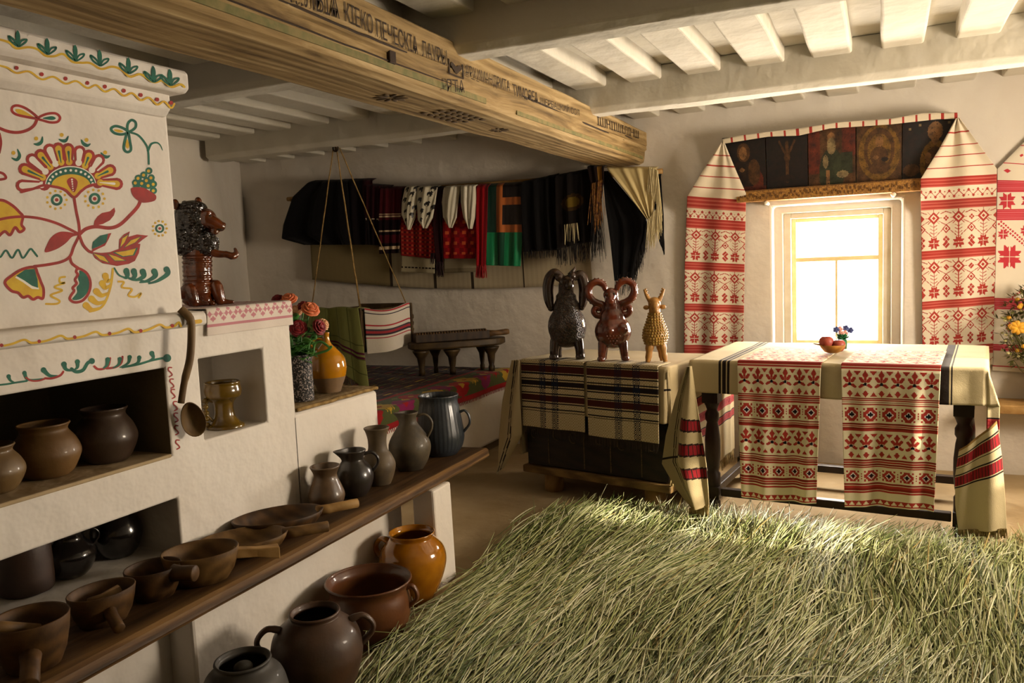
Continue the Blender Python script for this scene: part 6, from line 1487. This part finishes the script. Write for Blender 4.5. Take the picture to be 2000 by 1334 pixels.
# ------------------------------------------------------------------ platform: kilim, low table with ribbed board, cradle
PZ = .566
km = thing('kilim', 'dark red and black striped kilim with a flowered border over the sleeping platform', 'rug', (-3.2, 4.1, PZ))
kx0, kx1, ky0, ky1 = -4.0, -2.508, 2.95, YB-.03
PALK = [S('#2a0d0e'), S('#120a0a'), S('#5a1214'), S('#8e7038'), S('#6b6a34'), S('#8f181a'), S('#b08c2a'), S('#7a1d4a'), S('#4a4f2a')]
kc = Canvas(260, 190, PALK)                                  # x: along the platform (Y), y: across towards the front edge
for r in range(0, 152):
    q = r % 12; kc.a[r, :] = (0, 1, 2, 0, 1, 0, 2, 1, 3, 1, 0, 2)[q]
for k in range(9):
    for r in range(0, 152, 6):
        x = 6+29*k+(r % 12); wd = 7+5*math.sin(r*1.3+k)
        kc.rect(x, r, x+wd, r+3, (5, 3, 2, 6, 4)[(k+r//6) % 5]); kc.rect(x+wd+6, r, x+wd+9, r+6, 1)
kc.rect(0, 152, 260, 156, 5); kc.rect(0, 156, 260, 186, 8); kc.rect(0, 186, 260, 190, 5)
for k in range(14):
    x = 10+18.5*k; y = 168+(8 if k % 2 else 0)
    for (a, b_) in ((0, 0), (5, 0), (-5, 0), (0, 6), (0, -6), (4, 4), (-4, -4), (4, -4), (-4, 4)): kc.dia(x+a, y+b_, 4.5, 5, (5, 6, 7)[k % 3])
    kc.dia(x, y, 2.5, 2.5, 6 if k % 3 == 0 else 5); kc.dia(x+9, y+4-(10 if k % 2 else 0), 3.5, 4, 6); kc.dia(x+9, 161, 2.5, 3, 4)
kf = kc.fn(); drop = .115; wtop = kx1-kx0
def kfn(s, t_):
    y = ky0+(ky1-ky0)*s; d = t_*(wtop+drop)
    if d < wtop: return Vector((kx0+d, y, PZ+.006+.004*noise(d*9, y*9)))
    e = d-wtop; return Vector((kx1+.010+.006*math.sin(y*11), y, PZ+.004-e))
mb = MB(); mb.grid(kfn, 260, 190, 0, kf); mb.build('rug_sheet', woven('wool_kilim', .95, 200, .6), km, solid=.006)
mb = MB()
for i in range(120):
    y = ky0+(ky1-ky0)*(i+.5)/120; p = kfn((i+.5)/120, 1); mb.tube([p, p+Vector((.002, rnd.uniform(-.004, .004), -.02))], [.003, .002], 4, cap=False)
mb.build('fringe', M['redyarn'], km)
# low table
lc = (onz(838, 740, PZ)+onz(960, 722, PZ))*.5; lc = onz(897, 727, PZ+.01); lt = thing('low_table', 'low carved wooden table with splayed legs standing on the kilim', 'table', (lc.x, lc.y, PZ+.011))
s_ = (lc-CAM).dot(CF)/FPX; P, R = local(Vector((lc.x, lc.y, PZ+.011)), s_*1.06, 12)
def zpx(v): return z_at(lc, v)
zt = (zpx(667)-PZ-.011)/s_
mb = MB(); vs = []; fs = []
out = [(-92, -2), (-84, -20), (-40, -30), (20, -32), (66, -27), (86, -12), (88, 6), (70, 22), (20, 30), (-40, 28), (-84, 16)]
oc = crom(out, 4, True); n_ = len(oc)
for z in (zt-13, zt-10, zt-1, zt):
    k = {zt-13: .93, zt-10: 1, zt-1: 1, zt: .985}[z]
    for (x, d) in oc: vs.append(P(x*k, z, d*k))
for r in range(3):
    for k in range(n_): fs.append((r*n_+k, r*n_+(k+1) % n_, (r+1)*n_+(k+1) % n_, (r+1)*n_+k))
fs += [tuple(range(n_-1, -1, -1)), tuple(3*n_+k for k in range(n_))]
mb.add(vs, fs, 0, False); M['ltop'] = wood('smoked_table_wood', S('#2b1f10'), S('#4c3a1e'), (14, 14, 14), .5, .3); mb.build('tabletop', M['ltop'], lt, bevel=.003)
for (x, d, tw) in ((-70, -6, 8), (-16, -20, 8), (58, -16, 8), (48, 14, 6), (-40, 16, 6)):
    mb = MB(); mb.lathe([(0, 0), (tw*.75*s_, 0), (tw*.8*s_, 8*s_), (tw*.62*s_, 12*s_), (tw*.8*s_, 20*s_), (tw*1.0*s_, zt*.55*s_), (tw*1.9*s_, (zt-16)*s_), (tw*2.1*s_, (zt-12.5)*s_), (0, (zt-12.5)*s_)], P(x, 0, d), 16); mb.build('leg', M['ltop'], lt)
rb = thing('ribbed_washboard', 'ribbed wooden mangle board with handle lying on the low table', 'washboard', P(0, zt, 0))
mb = MB(); A = Frame((0, 0, 0), 0)
def bb(lo, hi, mb):
    v = [P(x, z, d) for z in (lo[1], hi[1]) for (x, d) in ((lo[0], lo[2]), (hi[0], lo[2]), (hi[0], hi[2]), (lo[0], hi[2]))]
    mb.add(v, [(0, 3, 2, 1), (4, 5, 6, 7), (0, 1, 5, 4), (1, 2, 6, 5), (2, 3, 7, 6), (3, 0, 4, 7)], 0, False)
bb((-80, zt+.8, -20), (56, zt+15, 14), mb); mb.build('board', M['wood_d'], rb, bevel=.003)
mb = MB()
for k in range(26):
    x = -78+5.1*k; mb.tube([P(x, zt+14.8, -19.5), P(x+3, zt+16.0, -3), P(x, zt+14.8, 13)], 2.0*s_, 8)
mb.build('ribs', M['wood_m'], rb)
mb = MB(); mb.tube([P(54, zt+8, -3), P(72, zt+8, -3), P(92, zt+9, -3), P(97, zt+9, -3)], [7*s_, 5.5*s_, 6*s_, 5*s_], 12); mb.build('handle', M['wood_m'], rb)

# hanging cradle
M['crw'] = wood('cradle_wood', S('#3c2c18'), S('#5d4728'), (20, 20, 20), .65, .3)
cr = thing('hanging_cradle', 'wooden baby cradle hung from the cross beam by four ropes', 'cradle', (-3.32, 4.6, .84))
cx0, cx1, cy0, cy1, cz0, cz1 = -3.52, -3.10, 4.34, 4.92, .80, 1.085
hk = Vector((-3.19, 4.30, 2.125))
mb = MB(); mb.box((cx0, cy0, cz0), (cx1, cy1, cz0+.02)); mb.build('cradle_floor', M['crw'], cr)
for (nm, lo, hi) in (('side_board', (cx0, cy0, cz0), (cx0+.018, cy1, cz1-.01)), ('side_board', (cx1-.018, cy0, cz0), (cx1, cy1, cz1-.01)), ('end_board', (cx0-.01, cy0-.02, cz0-.01), (cx1+.01, cy0, cz1)), ('end_board', (cx0-.01, cy1, cz0-.01), (cx1+.02, cy1+.022, cz1+.005))):
    mb = MB(); mb.box(lo, hi); mb.build(nm, M['crw'], cr, bevel=.006)
for k in range(4):
    mb = MB(); mb.tube([(cx1-.005, cy1+.03+.006*k, cz0+.03+.05*k), (cx1+.012, cy1+.02, cz0+.05+.05*k)], .012, 8); mb.build('peg', M['crw'], cr)
for (x, y) in ((cx0+.01, cy0+.01), (cx1-.012, cy0+.01), (cx0+.01, cy1-.01), (cx1-.01, cy1-.01)):
    e = Vector((x, y, cz1-.005)); d = (e-hk); h0 = hk+Vector((d.x*.06, d.y*.06, 0))
    mb = MB(); mb.tube([h0.lerp(e, k/12)+Vector((.0012*math.sin(k*2.), 0, 0)) for k in range(13)], .0042, 7); mb.ell(e, (.008,)*3, 0, None, 8, 5); mb.build('rope', M['rope'], cr)
mb = MB(); mb.tube([hk+Vector((.02*math.cos(a), .10*math.sin(a)*0+.0, .02*math.sin(a)-.005)) for a in np.linspace(0, 6.28, 14)], .005, 6); mb.tube([hk+Vector((0, 0, .03)), hk+Vector((0, 0, -.02))], .007, 8); mb.build('hanging_hook', M['carve'], cr)
def crcol(s, t_):
    for (a, b_, c_) in ((.0, .03, S('#b8343c')), (.09, .115, S('#2a2430')), (.36, .385, S('#b8343c')), (.45, .50, S('#4a4148')), (.50, .56, S('#a8383f')), (.56, .60, S('#3a323a')), (.645, .67, S('#b8343c'))):
        if a < t_ < b_: return c_
    return S('#ded4c4')
mb = MB()
def fn(s, t_):
    y = cy0+.02+(cy1-cy0-.03)*s; d = t_*.30; sag = -.030*math.sin(math.pi*min(1, s*1.05))
    return Vector((cx1+.014+.012*math.sin(s*6)*t_+.02*math.sin(math.pi*s)*t_, y, cz1+.006+sag-d+.02*t_*math.sin(s*3.1)))
mb.grid(fn, 50, 90, 0, crcol)
mb.grid(lambda s, t_: fn(s, 0)+Vector((-.06*t_, 0, .004*math.sin(3.14*t_)-.02*t_)), 50, 4, 0, lambda s, t_: S('#ded4c4'))
tag(mb.build('cradle_cloth', M['weave_l'], origin=((cx1, 4.6, cz1)), solid=.004), 'white cloth with red and dark stripes over the side of the hanging cradle', 'cloth')
def blcol(s, t_):
    x = (s*5) % 1; y = (t_*7) % 1
    if abs(t_-.66) < .012 or abs(t_-.70) < .012: return S('#5a2036')
    if x < .08 or y < .06: return S('#5f6233')
    return S('#87874a') if s > .45 else S('#74763f')
bk = thing('plaid_blanket', 'olive green plaid blanket with fringe hanging over the near end of the cradle', 'blanket', ((cx0+cx1)/2, cy0, cz1))
def bfn(s, t_):
    L = .12; d = t_*.62-L; x = cx0-.02+(cx1-cx0+.03)*s; hump = .034*math.sin(s*9.5)+.014*math.sin(s*21)
    if d < 0: return Vector((x, cy0-.028-d*1.0, cz1+.010+.010*abs(math.sin(s*7))+d*.15))
    k = d/.50; return Vector((x+.10*k*(s-.3), cy0-.040-hump*(.3+.7*k)-.02*k-.03*max(0, math.sin(s*6.3))*k, cz1+.010+.010*abs(math.sin(s*7))-d*(.50+.56*s)))
mb = MB(); mb.grid(bfn, 70, 90, 0, blcol); mb.build('blanket_sheet', M['weave_l'], bk, solid=.005)
mb = MB()
for i in range(46):
    p = bfn((i+.5)/46, 1); q = p+Vector((rnd.uniform(-.02, .02), rnd.uniform(-.01, .01), -rnd.uniform(.07, .13))); q.z = max(q.z, PZ+.03); mb.tube([p, p.lerp(q, .5)+Vector((rnd.uniform(-.006, .006), 0, 0)), q], [.003, .003, .0015], 4, cap=False)
mb.build('fringe', plain('olive_fringe', S('#6a6436'), .9, S('#7a4a30'), 80), bk)

# dried flowers at the right picture edge, standing in a jug on the wall bench
jb = Vector((.79, YB-.13, .452)); 
jr = thing('clay_jug', 'grey jug on the wall bench holding the dried flower bunch', 'jug', jb)
mb = MB(); mb.lathe([(0, 0), (.05, 0), (.075, .06), (.08, .11), (.055, .17), (.04, .2), (.048, .22), (.042, .22), (.034, .2), (.05, .17), (.07, .11), (0, .02)], jb, 32); mb.build('pot_body', M['c3'], jr)
df = thing('dried_flower_bunch', 'bunch of dried yellow-green meadow flowers at the right picture edge', 'flowers', jb+Vector((0, 0, .1)))
M['dryg'] = plain('dry_olive_herb', S('#6d6a2c'), .8, S('#4a4a1c'), 50); M['dryy'] = plain('dry_yellow_flower', S('#d99a1a'), .7, S('#b9861c'), 50); M['dryw'] = plain('dry_cream_flower', S('#cfc48e'), .8, S('#a9a060'), 60)
ctr = ony(2010, 640, YB-.16); mbs, mbg, mby, mbw = MB(), MB(), MB(), MB()
for k in range(300):
    a, e = rnd.uniform(0, 6.28), rnd.uniform(-1.3, 1.4); rr = rnd.uniform(.3, 1)**.6
    p = ctr+Vector((.155*rr*math.cos(a)*math.cos(e), .11*rr*math.sin(a)*math.cos(e), .235*rr*math.sin(e)))
    if p.y > YB-.035: p.y = YB-.035-rnd.random()*.02
    if k % 4 == 0: mbs.tube(crom([tuple(jb+Vector((rnd.uniform(-.02, .02), rnd.uniform(-.02, .02), .19))), tuple(jb.lerp(p, .6)+Vector((0, 0, .03))), tuple(p)], 4), .0016, 4, cap=False)
    d = Vector((math.cos(a), math.sin(a)*.5-.3, rnd.uniform(-.4, .8))).normalized()
    for q in range(4):
        dd = (d+Vector((rnd.uniform(-.7, .7), rnd.uniform(-.7, .7), rnd.uniform(-.6, .6)))).normalized(); L = rnd.uniform(.02, .045); sv = dd.cross(Vector((.3, .2, 1))).normalized()*L*.22
        mbg.add([p, p+dd*L*.5+sv, p+dd*L, p+dd*L*.5-sv], [(0, 1, 2, 3)], 0, False)
    if k % 5 == 0: mbw.ell(p+d*.02, (.009, .009, .007), 0, None, 8, 5)
    if k % 11 == 0: mby.ell(p+d*.02+Vector((0, -.02, 0)), (.013, .010, .012), 0, None, 8, 5)
myl = MB()
for k in range(8):
    q_ = Matrix.Rotation(k*.785, 3, 'Y'); c0 = ony(1988, 640, YB-.30); myl.ell(c0+q_ @ Vector((.018, 0, 0)), (.022, .010, .013), 0, q_, 10, 6)
mbs.build('stems', M['dryg'], df); tag(mbg.build('dry_leaves', M['dryg'], df), kind='stuff'); myl.build('yellow_bloom', M['dryy'], df); tag(mby.build('small_yellow_blooms', M['dryy'], df), kind='stuff'); tag(mbw.build('cream_blooms', M['dryw'], df), kind='stuff')
# ------------------------------------------------------------------ fresh grass strewn over the clay floor
def hay(n):
    far = lambda x: np.interp(x, [-1.75, -1.68, -1.4, -1.0, -.54, 0., .46, 1.2, 1.74], [3.1, 3.62, 3.86, 3.93, 3.93, 3.90, 3.88, 3.90, 3.92])
    lft = lambda y: np.interp(y, [-1, 1.2, 2.1, 2.8, 3.3, 3.8, 4.1], [-1.38, -1.42, -1.50, -1.55, -1.59, -1.64, -1.58])
    X = rng.uniform(-1.7, XR-.04, n*3); Y = rng.uniform(.9, 4.12, n*3)
    keep = (Y < far(X)+rng.normal(0, .05, n*3)) & (X > lft(Y)+rng.normal(0, .04, n*3)); X, Y = X[keep][:n], Y[keep][:n]; n = len(X)
    patch = lambda f, s: np.sin(X*f+s)*np.cos(Y*f*1.13+s*1.7)
    ang = np.radians(84-10*(X+.4)+13*patch(1.7, .4)+11*patch(4.3, 2.))+rng.normal(0, .17, n)
    rogue = rng.random(n) < .06; ang[rogue] += rng.normal(0, .9, rogue.sum())
    L = rng.uniform(.2, .56, n); depth = rng.random(n); base = .012+.062*depth*(1+.35*patch(4.3, 1.))
    tilt = rng.normal(.04, .055, n); up = (rng.random(n) < .05); tilt[up] += rng.uniform(.05, .2, up.sum())
    wd = rng.uniform(.0013, .0028, n); curl = rng.normal(0, .07, n)
    seg = 4; dx, dy = np.cos(ang), np.sin(ang)
    pts = np.zeros((n, seg+1, 3))
    for k in range(seg+1):
        f = k/seg-.5; a2 = ang+curl*f
        pts[:, k, 0] = X+L*f*np.cos(a2); pts[:, k, 1] = Y+L*f*np.sin(a2)
        pts[:, k, 2] = np.maximum(.006, base+L*f*tilt-.03*L*f*f*2)
    pts[:, :, 0] = np.minimum(pts[:, :, 0], XR-.01)
    px, py = -dy, dx; V = np.zeros((n, seg+1, 3, 3))
    for k in range(seg+1):
        w_ = wd*(1 if 0 < k < seg else .45)
        V[:, k, 0] = pts[:, k]+np.stack([px*w_, py*w_, 0*w_], 1); V[:, k, 1] = pts[:, k]+np.stack([0*w_, 0*w_, w_*1.3], 1); V[:, k, 2] = pts[:, k]-np.stack([px*w_, py*w_, 0*w_], 1)
    me = bpy.data.meshes.new('strewn_grass'); V = V.reshape(-1, 3); nv = len(V)
    b0 = (np.arange(n)*(seg+1)*3)[:, None, None]; kk = (np.arange(seg)*3)[None, :, None]
    q = np.array([[0, 1, 4, 3], [1, 2, 5, 4]]); F_ = (b0[..., None]+kk[..., None]+q[None, None]).reshape(-1, 4)
    me.vertices.add(nv); me.vertices.foreach_set('co', V.ravel()); nf = len(F_)
    me.loops.add(nf*4); me.loops.foreach_set('vertex_index', F_.ravel().astype(np.int32)); me.polygons.add(nf)
    me.polygons.foreach_set('loop_start', np.arange(0, nf*4, 4, dtype=np.int32)); me.polygons.foreach_set('use_smooth', np.ones(nf, bool))
    pal = np.array([S('#b3b780'), S('#cbcb9c'), S('#939c60'), S('#dedbb4'), S('#5c6a35'), S('#a0a166'), S('#a8955c')])
    pr = np.array([.22, .2, .17, .13, .17, .08, .03]); ci = rng.choice(len(pal), n, p=pr); colr = pal[ci]*rng.uniform(.8, 1.2, (n, 1))
    at = me.attributes.new('pattern', 'FLOAT_COLOR', 'FACE'); A = np.ones((nf, 4), np.float32); A[:, :3] = np.repeat(colr, seg*2, 0); at.data.foreach_set('color', A.ravel())
    me.update(); me.validate(clean_customdata=False)
    m, t, b = nt('cut_grass'); a = N(t, 'ShaderNodeAttribute', attribute_name='pattern'); t.links.new(a.outputs['Color'], b.inputs['Base Color']); b.inputs['Roughness'].default_value = .38; b.inputs['Specular IOR Level'].default_value = .45
    me.materials.append(m); o = bpy.data.objects.new('strewn_grass', me); COL.objects.link(o)
    tag(o, 'thick layer of fresh green grass strewn over the clay floor', 'grass', kind='stuff')
    # matted lower layer
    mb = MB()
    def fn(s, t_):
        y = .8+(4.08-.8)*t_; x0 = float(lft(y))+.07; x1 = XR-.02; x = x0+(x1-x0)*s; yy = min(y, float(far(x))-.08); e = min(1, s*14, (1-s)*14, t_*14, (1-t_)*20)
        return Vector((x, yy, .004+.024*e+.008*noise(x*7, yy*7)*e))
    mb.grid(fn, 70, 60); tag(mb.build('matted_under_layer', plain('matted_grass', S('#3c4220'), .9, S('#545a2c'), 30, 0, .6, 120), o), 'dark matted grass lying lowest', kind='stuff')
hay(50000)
